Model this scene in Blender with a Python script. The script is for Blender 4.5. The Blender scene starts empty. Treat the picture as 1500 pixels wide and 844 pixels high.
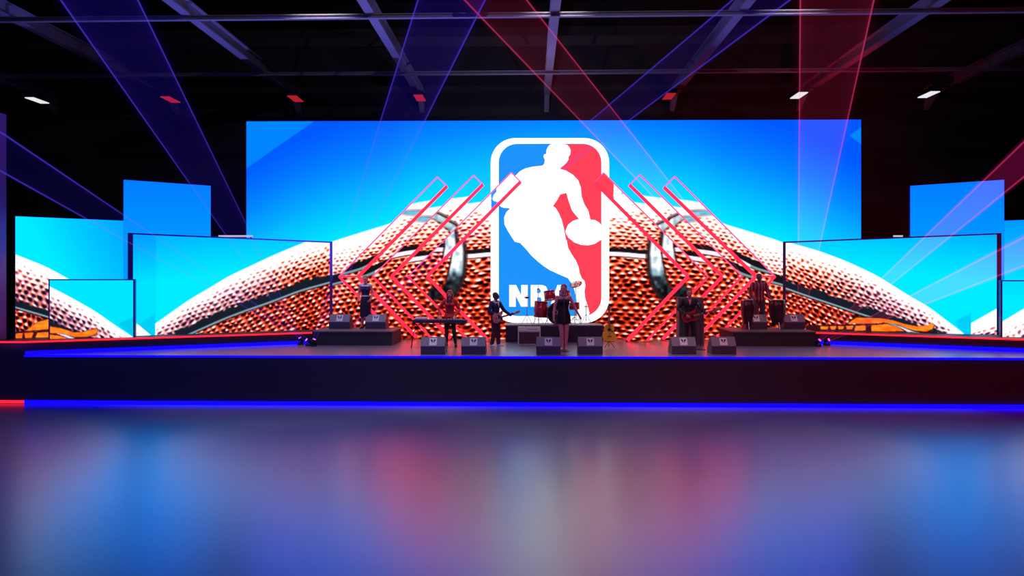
import bpy, bmesh, math, random
import numpy as np
from mathutils import Vector, Matrix, Euler
from mathutils.geometry import tessellate_polygon

random.seed(4)
C = bpy.context.scene.collection
PI = math.pi
W, HH, F, CH = 1500, 844, 1000.0, 3.41
YAW = math.atan(0.025)
HOR = 405.0
FW = Vector((-math.sin(YAW), math.cos(YAW), 0))
RT = Vector((math.cos(YAW), math.sin(YAW), 0))
EYE = Vector((0, 0, CH))
H = 1.31            # stage deck height
ZW = 1.67           # side platform height

# ------------------------------------------------------------------ measuring
def ray(px, py):
    return FW + RT * ((px - 750) / F) + Vector((0, 0, (HOR - py) / F))
def on_z(px, py, z):
    d = ray(px, py); return EYE + d * ((z - CH) / d.z)
def on_Y(px, py, Y):
    d = ray(px, py); return EYE + d * (Y / d.y)
def on_line(px, py, A, B):
    d = ray(px, py)
    nx, ny = (B[1] - A[1]), -(B[0] - A[0])
    t = (nx * A[0] + ny * A[1]) / (nx * d.x + ny * d.y)
    return EYE + d * t

# ------------------------------------------------------------------ objects
def tag(o, label=None, cat=None, group=None, kind=None):
    if label: o['label'] = label
    if cat: o['category'] = cat
    if group: o['group'] = group
    if kind: o['kind'] = kind
    return o
def thing(name, label, cat, loc=(0, 0, 0), rotz=0, group=None):
    o = bpy.data.objects.new(name, None); C.objects.link(o)
    o.empty_display_size = .1
    o.location = loc; o.rotation_euler = (0, 0, rotz)
    return tag(o, label, cat, group)
def finish(bm, smooth=False):
    bmesh.ops.recalc_face_normals(bm, faces=bm.faces[:])
    if smooth:
        for f in bm.faces: f.smooth = True
def obj(name, bm, mat, parent=None, smooth=False, label=None, recalc=True):
    if isinstance(bm, bpy.types.Mesh): me = bm
    else:
        if recalc: finish(bm, smooth)
        elif smooth:
            for f in bm.faces: f.smooth = True
        me = bpy.data.meshes.new(name); bm.to_mesh(me); bm.free()
    mats = mat if isinstance(mat, (list, tuple)) else [mat]
    for m in mats:
        me.materials.append(m)
    o = bpy.data.objects.new(name, me); C.objects.link(o)
    if parent: o.parent = parent
    if label: o['label'] = label
    return o
def copy_tree(o, parent=None):
    c = o.copy(); C.objects.link(c)
    if parent: c.parent = parent
    for ch in o.children: copy_tree(ch, c)
    return c
def struct(name, bm, mat, label=None):
    o = obj(name, bm, mat); o['kind'] = 'structure'
    if label: o['label'] = label
    return o

# ------------------------------------------------------------------ shapes
def box(bm, c, s, M=None, bev=0):
    v = []
    r = bmesh.ops.create_cube(bm, size=1)
    mm = Matrix.Translation(c) @ Matrix.Diagonal((s[0], s[1], s[2], 1))
    if M is not None: mm = M @ mm
    bmesh.ops.transform(bm, matrix=mm, verts=r['verts'])
    if bev:
        es = list({e for vv in r['verts'] for e in vv.link_edges})
        bmesh.ops.bevel(bm, geom=es, offset=bev, segments=2, affect='EDGES', profile=.6)
def basis(d):
    d = d.normalized(); u = d.orthogonal().normalized(); return u, d.cross(u).normalized()
def tube(bm, pts, r, seg=8, cap=True):
    pts = [Vector(p) for p in pts]
    rs = r if isinstance(r, (list, tuple)) else [r] * len(pts)
    rings = []
    u = None
    for i, p in enumerate(pts):
        d = (pts[min(i + 1, len(pts) - 1)] - pts[max(i - 1, 0)])
        if d.length < 1e-9: d = Vector((0, 0, 1))
        d.normalize()
        if u is None: u, w = basis(d)
        else:
            u = (u - d * u.dot(d))
            if u.length < 1e-6: u, w = basis(d)
            u.normalize(); w = d.cross(u)
        rings.append([bm.verts.new(p + (u * math.cos(2 * PI * k / seg) + w * math.sin(2 * PI * k / seg)) * rs[i]) for k in range(seg)])
    for a, b in zip(rings, rings[1:]):
        for k in range(seg):
            bm.faces.new((a[k], a[(k + 1) % seg], b[(k + 1) % seg], b[k]))
    if cap:
        bm.faces.new(rings[0][::-1]); bm.faces.new(rings[-1])
def lathe(bm, prof, seg=28, M=None):
    rings = []
    for r, z in prof:
        ring = []
        for k in range(seg):
            a = 2 * PI * k / seg
            p = Vector((r * math.cos(a), r * math.sin(a), z))
            ring.append(bm.verts.new(M @ p if M is not None else p))
        rings.append(ring)
    for a, b in zip(rings, rings[1:]):
        for k in range(seg):
            bm.faces.new((a[k], a[(k + 1) % seg], b[(k + 1) % seg], b[k]))
    if len(prof) >= 4 and prof[0][0] > 1e-6 and abs(prof[0][0] - prof[-1][0]) < 1e-6:      # a hoop: closed band, open middle
        a, b = rings[-1], rings[0]
        for k in range(seg):
            bm.faces.new((a[k], a[(k + 1) % seg], b[(k + 1) % seg], b[k]))
        return
    if prof[0][0] > 1e-6: bm.faces.new(rings[0][::-1])
    if prof[-1][0] > 1e-6: bm.faces.new(rings[-1])
def prism(bm, pts, ext, M=None):
    """closed outline (list of 3D points) pushed along ext; concave outlines allowed"""
    pts = [Vector(p) for p in pts]; ext = Vector(ext)
    if M is not None:
        pts = [M @ p for p in pts]; ext = M.to_3x3() @ ext
    a = [bm.verts.new(p) for p in pts]; b = [bm.verts.new(p + ext) for p in pts]
    n = len(pts)
    for k in range(n):
        bm.faces.new((a[k], a[(k + 1) % n], b[(k + 1) % n], b[k]))
    for tri in tessellate_polygon([pts]):
        try:
            bm.faces.new([a[i] for i in tri]); bm.faces.new([b[i] for i in reversed(tri)])
        except ValueError: pass
def ellipsoid(bm, c, r, M=None, seg=16, rot=None):
    q = bmesh.ops.create_uvsphere(bm, u_segments=seg, v_segments=max(6, seg * 2 // 3), radius=1)
    mm = Matrix.Translation(c)
    if rot is not None: mm = mm @ Euler(rot).to_matrix().to_4x4()
    mm = mm @ Matrix.Diagonal((r[0], r[1], r[2], 1))
    if M is not None: mm = M @ mm
    bmesh.ops.transform(bm, matrix=mm, verts=q['verts'])
def capsule(bm, a, b, ra, rb, seg=12):
    a, b = Vector(a), Vector(b)
    d = b - a; L = d.length
    if L < 1e-6: return ellipsoid(bm, a, (ra,) * 3)
    d.normalize()
    pts, rs = [], []
    for k in range(1, 5):
        t = PI / 2 * k / 4
        pts.append(a - d * ra * math.cos(t)); rs.append(max(.0005, ra * math.sin(t)))
    for k in range(1, 5): 
        s = k / 5; pts.append(a.lerp(b, s)); rs.append(ra + (rb - ra) * s)
    for k in range(0, 4):
        t = PI / 2 * k / 4
        pts.append(b + d * rb * math.sin(t)); rs.append(max(.0005, rb * math.cos(t)))
    tube(bm, pts, rs, seg)
def remesh(bm, vox, it=4):
    finish(bm)
    me = bpy.data.meshes.new('tmp'); bm.to_mesh(me); bm.free()
    o = bpy.data.objects.new('tmp', me); C.objects.link(o)
    m = o.modifiers.new('r', 'REMESH'); m.mode = 'VOXEL'; m.voxel_size = vox; m.use_smooth_shade = True
    s = o.modifiers.new('s', 'SMOOTH'); s.iterations = it; s.factor = .5
    dg = bpy.context.evaluated_depsgraph_get()
    out = bpy.data.meshes.new_from_object(o.evaluated_get(dg))
    bpy.data.objects.remove(o); bpy.data.meshes.remove(me)
    for p in out.polygons: p.use_smooth = True
    return out

# ------------------------------------------------------------------ materials
def s2l(c):
    c = np.asarray(c, float) / 255.0
    return np.where(c <= .04045, c / 12.92, ((c + .055) / 1.055) ** 2.4)
def col(r, g, b):
    return tuple(float(v) for v in s2l((r, g, b))) + (1,)
MATS = {}
def mat(name, rgb, rough=.5, metal=0, noise=0, nscale=20, bump=0, coat=0, spec=.5):
    if name in MATS: return MATS[name]
    m = bpy.data.materials.new(name); m.use_nodes = True
    nt = m.node_tree; b = nt.nodes['Principled BSDF']
    c = col(*rgb)
    b.inputs['Base Color'].default_value = c
    b.inputs['Roughness'].default_value = rough
    b.inputs['Metallic'].default_value = metal
    b.inputs['Specular IOR Level'].default_value = spec
    if coat:
        b.inputs['Coat Weight'].default_value = coat; b.inputs['Coat Roughness'].default_value = .15
    if noise or bump:
        tc = nt.nodes.new('ShaderNodeTexCoord'); n = nt.nodes.new('ShaderNodeTexNoise')
        n.inputs['Scale'].default_value = nscale; n.inputs['Detail'].default_value = 4
        nt.links.new(tc.outputs['Object'], n.inputs['Vector'])
        if noise:
            mx = nt.nodes.new('ShaderNodeMix'); mx.data_type = 'RGBA'
            mx.inputs[6].default_value = tuple(v * (1 - noise) for v in c[:3]) + (1,)
            mx.inputs[7].default_value = tuple(min(1, v * (1 + noise)) for v in c[:3]) + (1,)
            nt.links.new(n.outputs['Fac'], mx.inputs[0]); nt.links.new(mx.outputs[2], b.inputs['Base Color'])
        if bump:
            bp = nt.nodes.new('ShaderNodeBump'); bp.inputs['Strength'].default_value = bump; bp.inputs['Distance'].default_value = .01
            nt.links.new(n.outputs['Fac'], bp.inputs['Height']); nt.links.new(bp.outputs['Normal'], b.inputs['Normal'])
    MATS[name] = m; return m
def emit(name, rgb, k=1.0):
    if name in MATS: return MATS[name]
    m = bpy.data.materials.new(name); m.use_nodes = True
    nt = m.node_tree; nt.nodes.clear()
    e = nt.nodes.new('ShaderNodeEmission'); o = nt.nodes.new('ShaderNodeOutputMaterial')
    e.inputs[0].default_value = col(*rgb); e.inputs[1].default_value = k
    nt.links.new(e.outputs[0], o.inputs[0]); MATS[name] = m; return m
def led_mat(name='led_pixels'):
    if name in MATS: return MATS[name]
    m = bpy.data.materials.new(name); m.use_nodes = True
    nt = m.node_tree; nt.nodes.clear()
    a = nt.nodes.new('ShaderNodeAttribute'); a.attribute_name = 'led'
    e = nt.nodes.new('ShaderNodeEmission'); o = nt.nodes.new('ShaderNodeOutputMaterial')
    nt.links.new(a.outputs['Color'], e.inputs[0]); e.inputs[1].default_value = 1.0
    nt.links.new(e.outputs[0], o.inputs[0]); MATS[name] = m; return m
def haze_mat(name, rgb, k, absorb):
    if name in MATS: return MATS[name]
    m = bpy.data.materials.new(name); m.use_nodes = True
    nt = m.node_tree; nt.nodes.clear()
    e = nt.nodes.new('ShaderNodeEmission'); o = nt.nodes.new('ShaderNodeOutputMaterial')
    e.inputs[0].default_value = tuple(rgb) + (1,); e.inputs[1].default_value = k
    if absorb:
        a = nt.nodes.new('ShaderNodeVolumeAbsorption'); s = nt.nodes.new('ShaderNodeAddShader')
        a.inputs['Density'].default_value = absorb; a.inputs['Color'].default_value = (0, 0, 0, 1)
        nt.links.new(e.outputs[0], s.inputs[0]); nt.links.new(a.outputs[0], s.inputs[1])
        nt.links.new(s.outputs[0], o.inputs['Volume'])
    else: nt.links.new(e.outputs[0], o.inputs['Volume'])
    MATS[name] = m; return m

M_black = mat('black_satin', (18, 18, 22), .45)
M_deck = mat('stage_deck_vinyl', (160, 154, 164), .3, metal=.6, noise=.08, nscale=3)
M_fascia = mat('stage_fascia_cloth', (44, 42, 54), .6, noise=.15, nscale=30)
M_riser = mat('riser_carpet', (40, 38, 44), .8, noise=.2, nscale=60)
M_risertop = mat('riser_top', (96, 92, 96), .5, noise=.1, nscale=20)
M_frame = mat('screen_frame', (62, 48, 130), .5)
M_steel = mat('painted_steel', (150, 148, 165), .85, noise=.1, nscale=2, spec=.1)
M_wall = mat('hall_wall', (58, 54, 62), .9, noise=.2, nscale=1.5)
M_ceil = mat('hall_ceiling', (22, 20, 24), .95)
M_chrome = mat('chrome', (200, 200, 205), .2, 1)
M_led = led_mat()
M_red = emit('red_led_strip', (255, 30, 52), 1.8)
M_blue = emit('blue_led_strip', (10, 3, 255), 2.5)
M_neon = emit('neon_red_rail', (255, 25, 45), 4.0)
M_neonthin = emit('neon_pink_rail', (255, 70, 130), 1.5)
M_white_led = emit('logo_white', (255, 255, 255), 1.4)
M_logo_blue = emit('logo_blue', (30, 148, 252), 1.0)
M_logo_red = emit('logo_red', (255, 66, 88), 1.0)

# ------------------------------------------------------------------ the pictures playing on the screens (numpy, px frame of the content)
def hsh(a, b, k=0):
    v = np.sin(a * 127.1 + b * 311.7 + k * 74.7) * 43758.5453
    return v - np.floor(v)
def vnoise(x, y, k=0):
    xi, yi = np.floor(x), np.floor(y); fx, fy = x - xi, y - yi
    fx = fx * fx * (3 - 2 * fx); fy = fy * fy * (3 - 2 * fy)
    a = hsh(xi, yi, k); b = hsh(xi + 1, yi, k); c = hsh(xi, yi + 1, k); d = hsh(xi + 1, yi + 1, k)
    return (a * (1 - fx) + b * fx) * (1 - fy) + (c * (1 - fx) + d * fx) * fy
def sst(a, b, x):
    t = np.clip((x - a) / (b - a), 0, 1); return t * t * (3 - 2 * t)
def pl(pts):
    xs = [p[0] for p in pts]; ys = [p[1] for p in pts]
    def f0(x):
        y = np.interp(x, xs, ys)
        sl0 = (ys[1] - ys[0]) / (xs[1] - xs[0]); sl1 = (ys[-1] - ys[-2]) / (xs[-1] - xs[-2])
        y = np.where(x < xs[0], ys[0] + (x - xs[0]) * sl0, y)
        return np.where(x > xs[-1], ys[-1] + (x - xs[-1]) * sl1, y)
    return lambda x: sum(f0(x + k) for k in (-12, -8, -4, 0, 4, 8, 12)) / 7
def ramp(L, stops):
    xs = [s[0] for s in stops]
    return np.stack([np.interp(L, xs, [s[1][k] for s in stops]) for k in range(3)], -1)
WARM = [(0, (16, 0, 2)), (.2, (84, 6, 4)), (.38, (178, 28, 10)), (.54, (232, 68, 28)), (.7, (255, 150, 100)), (.85, (255, 222, 204)), (1, (255, 255, 255))]
COOL = [(0, (16, 20, 44)), (.22, (52, 46, 92)), (.42, (160, 90, 116)), (.56, (232, 140, 130)), (.75, (246, 204, 220)), (.95, (255, 255, 255))]
def mixc(a, b, w):
    return a * (1 - w[..., None]) + np.asarray(b, float) * w[..., None]
def inpoly(x, y, P):
    r = np.zeros(x.shape, bool); n = len(P)
    for i in range(n):
        x1, y1 = P[i]; x2, y2 = P[(i + 1) % n]
        if y1 == y2: continue
        c = ((y1 > y) != (y2 > y)) & (x < (x2 - x1) * (y - y1) / (y2 - y1) + x1)
        r ^= c
    return r
def softpoly(x, y, P, s=.35):
    return sum(inpoly(x + a, y + b, P).astype(float) for a in (-s, s) for b in (-s, s)) / 4
def pebbles(x, y, a, b, base, amp=.60, dark=.72):
    a = a + .55 * (vnoise(x / 19, y / 13, 1) - .5); b = b + .7 * (vnoise(x / 21, y / 15, 2) - .5)
    L = base.copy() if hasattr(base, 'copy') else base + 0 * x
    fade = np.interp(base, [.8, 1.35, 1.8], [1, .85, .45])
    for p in (0, 1):
        aa = a + .5 * p; bb = b * .5 + .5 * p
        c = np.floor(aa); r = np.floor(bb)
        k = 10 * p
        lx = aa - c - .5 + .22 * (hsh(c, r, 3 + k) - .5); ly = bb - r - .5 + .2 * (hsh(c, r, 4 + k) - .5)
        sz = .8 + .4 * hsh(c, r, 8 + k)
        hl = np.exp(-((lx / (.25 * sz)) ** 2 + ((ly + .13 + .3 * lx * lx) / .13) ** 2)) * (.35 + 1.0 * hsh(c, r, 5 + k))
        dk = np.exp(-((lx / (.36 * sz)) ** 2 + ((ly - .12) / .20) ** 2) ** 1.5) * (.7 + .5 * hsh(c, r, 6 + k))
        L = L + amp * hl - dark * dk * fade
    return L
BASE = lambda d: np.interp(d, [-1, 6, 16, 34, 60, 100, 160], [1.9, 1.7, 1.4, 1.05, .74, .58, .52])

# main screen ball (left half, the right half is its mirror about x = 815.5)
m_sil = pl([(361, 412), (430, 376), (489, 353), (537, 338), (577, 326), (596, 314), (615, 307), (645, 302), (681, 299), (718, 294), (815, 291)])
m_seam = pl([(400, 446), (487, 415), (520, 407), (547, 399), (568, 385.5), (600, 377.5), (650, 371), (682, 373), (718, 369.5), (815, 366)])
m_vert = [(596, 320), (626, 321), (650, 325), (664, 333), (671, 346), (673, 372), (670, 398), (664, 418), (652, 436), (636, 450)]
LOGO_C = 805.5
def rrect(x0, y0, x1, y1, r, n=10):
    P = []
    for cx, cy, a0 in ((x1 - r, y0 + r, -PI / 2), (x1 - r, y1 - r, 0), (x0 + r, y1 - r, PI / 2), (x0 + r, y0 + r, PI)):
        for k in range(n + 1):
            a = a0 + PI / 2 * k / n; P.append((cx + r * math.cos(a), cy + r * math.sin(a)))
    return P
LG_OUT = rrect(718.8, 202.5, 892.3, 473, 36)
LG_IN = rrect(730.6, 211, 880.8, 463, 27)
Z4 = lambda P: [(700 + x / 4.964, 190 + y / 4.964) for x, y in P]
Z5 = lambda P: [(700 + x / 4.964, 330 + y / 4.964) for x, y in P]
def arc(cx, cy, r, a0, a1, n=8):
    return [(cx + r * math.cos(math.radians(a0 + (a1 - a0) * k / n)), cy + r * math.sin(math.radians(a0 + (a1 - a0) * k / n))) for k in range(n + 1)]
BLUE_P = arc(757.6, 238, 27, 180, 270) + Z4([(535, 103), (515, 118), (502, 140), (497, 160), (497, 178), (482, 180), (477, 196), (487, 222), (483, 248), (470, 262), (400, 270), (345, 282), (305, 304), (275, 335), (235, 372), (205, 420), (190, 465), (188, 500), (168, 520), (160, 550), (168, 562), (190, 570), (236, 573), (207, 600), (191, 640), (194, 690), (220, 740), (252, 790), (268, 815), (308, 825)]) \
    + Z5([(352, 176), (390, 222), (430, 258), (475, 295), (520, 325), (600, 362), (655, 385), (682, 425), (703, 475), (718, 545), (721, 660)]) + arc(757.6, 436, 27, 90, 180)
RED_A = Z4([(622, 104), (650, 112), (668, 132), (675, 155), (671, 183), (660, 195), (659, 220), (640, 246), (595, 285), (640, 298), (690, 328), (730, 370), (748, 420), (755, 490), (775, 545), (803, 590), (818, 655), (850, 657), (880, 674), (897.5, 695)]) + arc(853.8, 238, 27, 0, -90)
RED_B = Z4([(546, 555), (575, 515), (597, 473), (643, 460), (660, 520), (685, 590), (735, 650), (690, 664), (655, 692), (637, 735)]) \
    + Z5([(640, 62), (660, 92), (700, 125), (750, 143), (800, 147), (850, 136), (897.5, 105)]) + arc(853.8, 436, 27, 0, 60) + Z5([(805, 656), (811, 640), (804, 606), (794, 575), (780, 530), (775, 480), (782, 440), (775, 405), (755, 385), (741, 350), (731, 300), (711, 255), (681, 210), (656, 165), (645, 108)]) \
    + Z4([(640, 800), (626, 722), (611, 660), (590, 610), (566, 571)])
LET_N = [(746, 449.3), (746, 417.6), (756, 417.6), (763.5, 433), (763.5, 417.6), (773, 417.6), (773, 449.3), (763.5, 449.3), (755.5, 433), (755.5, 449.3)]
LET_B = [(777.5, 449.3), (777.5, 417.6), (794, 417.6), (799.5, 419.5), (802, 424.5), (801, 429.5), (797.5, 432.5), (801.5, 435), (803.5, 440), (802, 445.5), (798, 448.5), (793, 449.3)]
B_HOLE1 = [(786.5, 423.5), (791, 423.5), (792.5, 426.5), (791, 429.5), (786.5, 429.5)]
B_HOLE2 = [(786.5, 435.5), (791.5, 435.5), (793.5, 439), (791.5, 442.5), (786.5, 442.5)]
LET_A = [(805.5, 449.3), (816.5, 417.6), (827.5, 417.6), (838.5, 449.3), (828.5, 449.3), (826.8, 443.5), (817.2, 443.5), (815.5, 449.3)]
A_HOLE = [(822, 427), (825, 437.5), (819, 437.5)]

def main_picture(x, y, logo=False):
    mx = np.where(x > 815.5, 1631 - x, x)
    ys = m_sil(mx); d = y - ys
    s = np.clip(1 + d / 175, 0, 1) ** 1.15
    sky = np.stack([np.interp(s, [0, .6, 1], [0, 4, 0]), np.interp(s, [0, .35, .7, 1], [88, 134, 190, 232]), 255 + 0 * s], -1)
    g = np.exp(-(((x - 806) / 110) ** 2 + ((y - 300) / 90) ** 2))
    sky = mixc(sky, (50, 195, 255), .5 * g)
    sky = mixc(sky, (0, 138, 255), softpoly(x, y, [(355, 170), (461, 170), (461, 177), (355, 251)]) * .9)
    sky = mixc(sky, (0, 140, 255), softpoly(x, y, [(1244, 198.5), (1266, 183), (1266, 215)]) * .9)
    # pebbled leather
    sm = m_seam(mx); above = y < sm
    pitch = np.interp(mx, [480, 560, 715, 815], [8.6, 10.5, 14, 14.5])
    a = np.interp(mx, np.arange(340, 830), np.cumsum(1 / np.interp(np.arange(340, 830), [480, 560, 715, 815], [8.6, 10.5, 14, 14.5])))
    base = BASE(d)
    La = pebbles(x, y, a * 1.2, (y - .55 * (ys - 291)) / 5.2, base)
    Lb = pebbles(x, y, a, (y - .5 * (sm - 366)) / 6.7, np.where(above, base, np.interp(y - sm, [0, 14, 45, 120], [.95, .68, .54, .50])))
    L = np.where(above, La, Lb)
    ball = ramp(np.clip(L, 0, 1), WARM)
    cool = sst(560, 470, mx) * sst(60, 10, d)
    ball = ball * (1 - cool[..., None]) + ramp(np.clip(L, 0, 1), COOL) * cool[..., None]
    # shade under far band
    # horizontal seam: black channel then a bright lip
    ds = y - sm
    thick = np.interp(mx, [487, 545, 600, 690], [12, 9, 6.5, 6])
    n = (vnoise(x / 4, y / 4, 7) - .5) * 2.4
    ball = mixc(ball, (22, 20, 26), sst(-thick - 1 + n, -thick + 1 + n, ds) * sst(1.5, -.5, ds))
    lip = np.interp(mx, [487, 545, 575, 718], [2.6, 3.4, 6, 6])
    lipc = np.where((mx < 550)[..., None], np.array((120, 160, 172.)), np.array((246, 242, 246.)))
    w = sst(-.6, .6, ds) * sst(lip + 1, lip - .5, ds)
    ball = ball * (1 - w[..., None]) + lipc * w[..., None]
    ball = mixc(ball, (60, 16, 14), .75 * sst(lip - .5, lip + .5, ds) * sst(lip + 2.4, lip + 1.2, ds))
    # curved seam crossing it
    best = np.full(x.shape, 1e9); tt = np.zeros(x.shape); side = np.zeros(x.shape)
    for i in range(len(m_vert) - 1):
        x1, y1 = m_vert[i]; x2, y2 = m_vert[i + 1]
        ex, ey = x2 - x1, y2 - y1
        t = np.clip(((mx - x1) * ex + (y - y1) * ey) / (ex * ex + ey * ey), 0, 1)
        dx, dy = mx - x1 - t * ex, y - y1 - t * ey
        dd = np.hypot(dx, dy); m = dd < best
        best = np.where(m, dd, best); tt = np.where(m, i + t, tt); side = np.where(m, np.sign(ex * dy - ey * dx), side)
    sd = best * side                                   # >0 : the outer / left-lower side
    hw = np.interp(tt, [0, 1, 2, 3, 4, 5, 6, 7, 8, 9], [2.5, 3.5, 5, 6.5, 8.5, 10, 12, 11, 10, 3])
    body = ramp(np.clip((vnoise(x / 5, y / 6, 9) - .5) * .5 + np.interp(tt, [0, 2, 4.6, 5.6, 6.4, 7.5], [.72, .8, .95, .95, .4, .08]), 0, 1), [(0, (14, 12, 16)), (.35, (58, 68, 76)), (.7, (150, 190, 206)), (1, (255, 255, 255))])
    w = sst(hw + .8, hw - .8, best)
    edge = sst(.35, .85, -sd / hw) * np.interp(tt, [0, 1.2, 2, 8], [.25, .5, .95, .95])
    body = mixc(body, (30, 28, 34), edge)
    blue_top = sst(1.9, .4, tt)
    body = mixc(body, (96, 196, 240), blue_top * .8)
    ball = ball * (1 - w[..., None]) + body * w[..., None]
    ball = mixc(ball, (70, 20, 18), sst(2.4, .6, np.abs(best - hw - 1)) * np.interp(tt, [0, 1, 2, 4, 7], [.1, .3, .5, .6, .8]))
    edge = sst(-1, 1, d)
    out = sky * (1 - edge[..., None]) + ball * edge[..., None]
    if logo:
        def over(o, c, P, sign=1): return mixc(o, c, softpoly(x, y, P))
        out = over(out, (255, 255, 255), LG_OUT)
        out = over(out, (30, 148, 252), BLUE_P); out = over(out, (255, 66, 88), RED_A); out = over(out, (255, 66, 88), RED_B)
        for P in (LET_N, LET_B, LET_A): out = over(out, (255, 255, 255), P)
    return s2l(np.clip(out, 0, 255))

ORANGE, DKOR = (250, 128, 30), (60, 18, 26)
def side_ball(x, y, sil, seam, scale, rowdir, coolw, band=12, pit=9.0, row=6.0, sky_hi=(0, 150, 255), sky_lo=(0, 236, 255), skyfun=None):
    ys = sil(x); d = y - ys; sm = seam(x); ds = y - sm
    if skyfun is None:
        s = np.clip(1 + d / 150, 0, 1)
    else: s = skyfun(x, y)
    sky = np.asarray(sky_hi, float) * (1 - s[..., None]) + np.asarray(sky_lo, float) * s[..., None]
    above = ds < 0
    base = np.where(above, np.interp(d * scale, [0, 10, 26, 44, 70], [1.8, 1.45, .95, .66, .48]), np.interp(ds, [0, 20, 60], [.58, .54, .5]))
    L = pebbles(x, y, x / pit, (y - rowdir * x) / row, base, amp=.60, dark=.72)
    cw = coolw(x, y) * np.where(above, 1, .25)
    ball = ramp(np.clip(L, 0, 1), WARM) * (1 - cw[..., None]) + ramp(np.clip(L, 0, 1), COOL) * cw[..., None]
    n = (vnoise(x / 5, y / 4, 7) - .5) * 5
    ball = mixc(ball, (24, 30, 44), sst(-band - 1 + n, -band + 2 + n, ds) * sst(1.5, 0, ds))
    ball = mixc(ball, (128, 164, 176), sst(-.6, .4, ds) * sst(3.2, 2, ds))
    ball = mixc(ball, (40, 8, 16), .8 * sst(2.2, 3, ds) * sst(5.2, 4, ds))
    e = sst(-1, 1, d)
    return sky * (1 - e[..., None]) + ball * e[..., None]

def left_picture(x, y):
    sil = pl([(215, 483), (229.4, 473), (277, 439), (305, 423), (333, 405.6), (373.5, 386.5), (400, 374), (426, 363), (448.6, 354), (490, 338)])
    seam = pl([(281, 487), (321, 469), (351, 457), (400, 440), (440, 424.5), (483, 412.7)])
    def sf(x, y):
        q = np.clip((y - 345 + .10 * (x - 200)) / 70, 0, 1)
        return np.where(x > 228, .25 + .75 * q ** .8, .1 + .8 * q)
    o = side_ball(x, y, sil, seam, np.interp(x, [240, 330, 480], [1.7, 1.25, .82]), -.36, lambda x, y: sst(470, 330, x) * .95, pit=9, row=6.2, skyfun=sf)
    lt = x < 228
    s = sf(x, y)
    sk = np.asarray((0, 150, 255.)) * (1 - s[..., None]) + np.asarray((0, 236, 255.)) * s[..., None]
    sk = mixc(sk, (0, 208, 238), softpoly(x, y, [(229, 458), (203, 474.5), (218, 489.5), (240, 500), (229, 500)]))
    sk = mixc(sk, (250, 255, 255), softpoly(x, y, [(190, 469), (203, 476), (221, 491), (221, 505), (180, 505)]))
    o = np.where(lt[..., None], sk, o)
    return s2l(np.clip(o, 0, 255))
def text_band(o, x, y, swoosh, under, streak, letters, band):
    o = mixc(o, DKOR, softpoly(x, y, band))
    cx = [sum(p[0] for p in swoosh) / len(swoosh), sum(p[1] for p in swoosh) / len(swoosh)]
    grow = [(cx[0] + (p[0] - cx[0]) * 1.03, cx[1] + (p[1] - cx[1]) * 1.22) for p in swoosh]
    o = mixc(o, DKOR, softpoly(x, y, grow) * .85)
    tex = .75 + .5 * vnoise(x / 7, y / 3, 12)
    orange = np.clip(np.asarray(ORANGE, float) * np.stack([tex * 0 + 1, tex, tex], -1), 0, 255)
    for P in [swoosh] + ([under] if under else []) + letters:
        w = softpoly(x, y, P); o = o * (1 - w[..., None]) + orange * w[..., None]
    if streak: o = mixc(o, (236, 232, 250), softpoly(x, y, streak))
    return o
def ZT(P): return [(1180 + a / 4.6875, 440 + b / 4.6875) for a, b in P]
R_SW = ZT([(290, 160), (350, 118), (430, 122), (520, 124), (600, 138), (680, 163), (760, 178), (830, 174), (862, 158), (884, 168), (872, 196), (830, 214), (760, 211), (700, 194), (640, 170), (560, 152), (450, 160)])
R_UN = ZT([(452, 172), (560, 162), (630, 182), (680, 213), (452, 213)])
R_ST = ZT([(630, 172), (665, 186), (740, 216), (700, 218)])
R_LE = [ZT(p) for p in ([(100, 178), (160, 180), (150, 200), (105, 200)], [(168, 178), (212, 178), (204, 200), (174, 200)], [(222, 178), (266, 178), (256, 200), (228, 200)], [(276, 176), (330, 176), (318, 200), (284, 200)], [(345, 176), (412, 172), (412, 208), (335, 208)])]
R_BA = ZT([(60, 172), (300, 165), (460, 160), (560, 155), (700, 218), (700, 230), (0, 230), (0, 172)])
def right_picture(x, y):
    sil = pl([(1100, 336), (1152, 354), (1198.5, 367), (1241, 383), (1285, 403.6), (1331.5, 433), (1360, 449), (1411, 488)])
    seam = pl([(1152, 421.7), (1190, 435), (1220.6, 445), (1261, 459), (1281, 465), (1330, 482)])
    def sf(x, y):
        q = np.clip((y - 345 + .10 * (1460 - x)) / 70, 0, 1)
        return .3 + .7 * q ** .8
    o = side_ball(x, y, sil, seam, np.interp(x, [1150, 1290, 1390], [.82, 1.2, 1.7]), .36, lambda x, y: sst(1160, 1300, x) * .95, pit=9, row=6.2, skyfun=sf)
    o = text_band(o, x, y, R_SW, R_UN, R_ST, R_LE, R_BA)
    rt = x > 1422.8
    s = sf(x, y)
    sk = np.asarray((0, 150, 255.)) * (1 - s[..., None]) + np.asarray((0, 236, 255.)) * s[..., None]
    wht = softpoly(x, y, [(1420, 475), (1464, 450), (1490, 437), (1490, 510), (1420, 510)])
    peb = ramp(np.clip(pebbles(x, y, x / 9, (y + .36 * x) / 6, np.interp((y - 486) + (x - 1440) * .25, [-8, 0, 10], [1.6, 1.0, .6])), 0, 1), COOL)
    w2 = sst(478, 484, y + (x - 1440) * .2)
    sk = sk * (1 - wht[..., None]) + (np.array((255, 255, 255.)) * (1 - w2[..., None]) + peb * w2[..., None]) * wht[..., None]
    o = np.where(rt[..., None], sk, mixc(o, (0, 208, 238), softpoly(x, y, [(1423, 458), (1398, 472), (1413, 490), (1423, 495)])))
    return s2l(np.clip(o, 0, 255))
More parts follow.
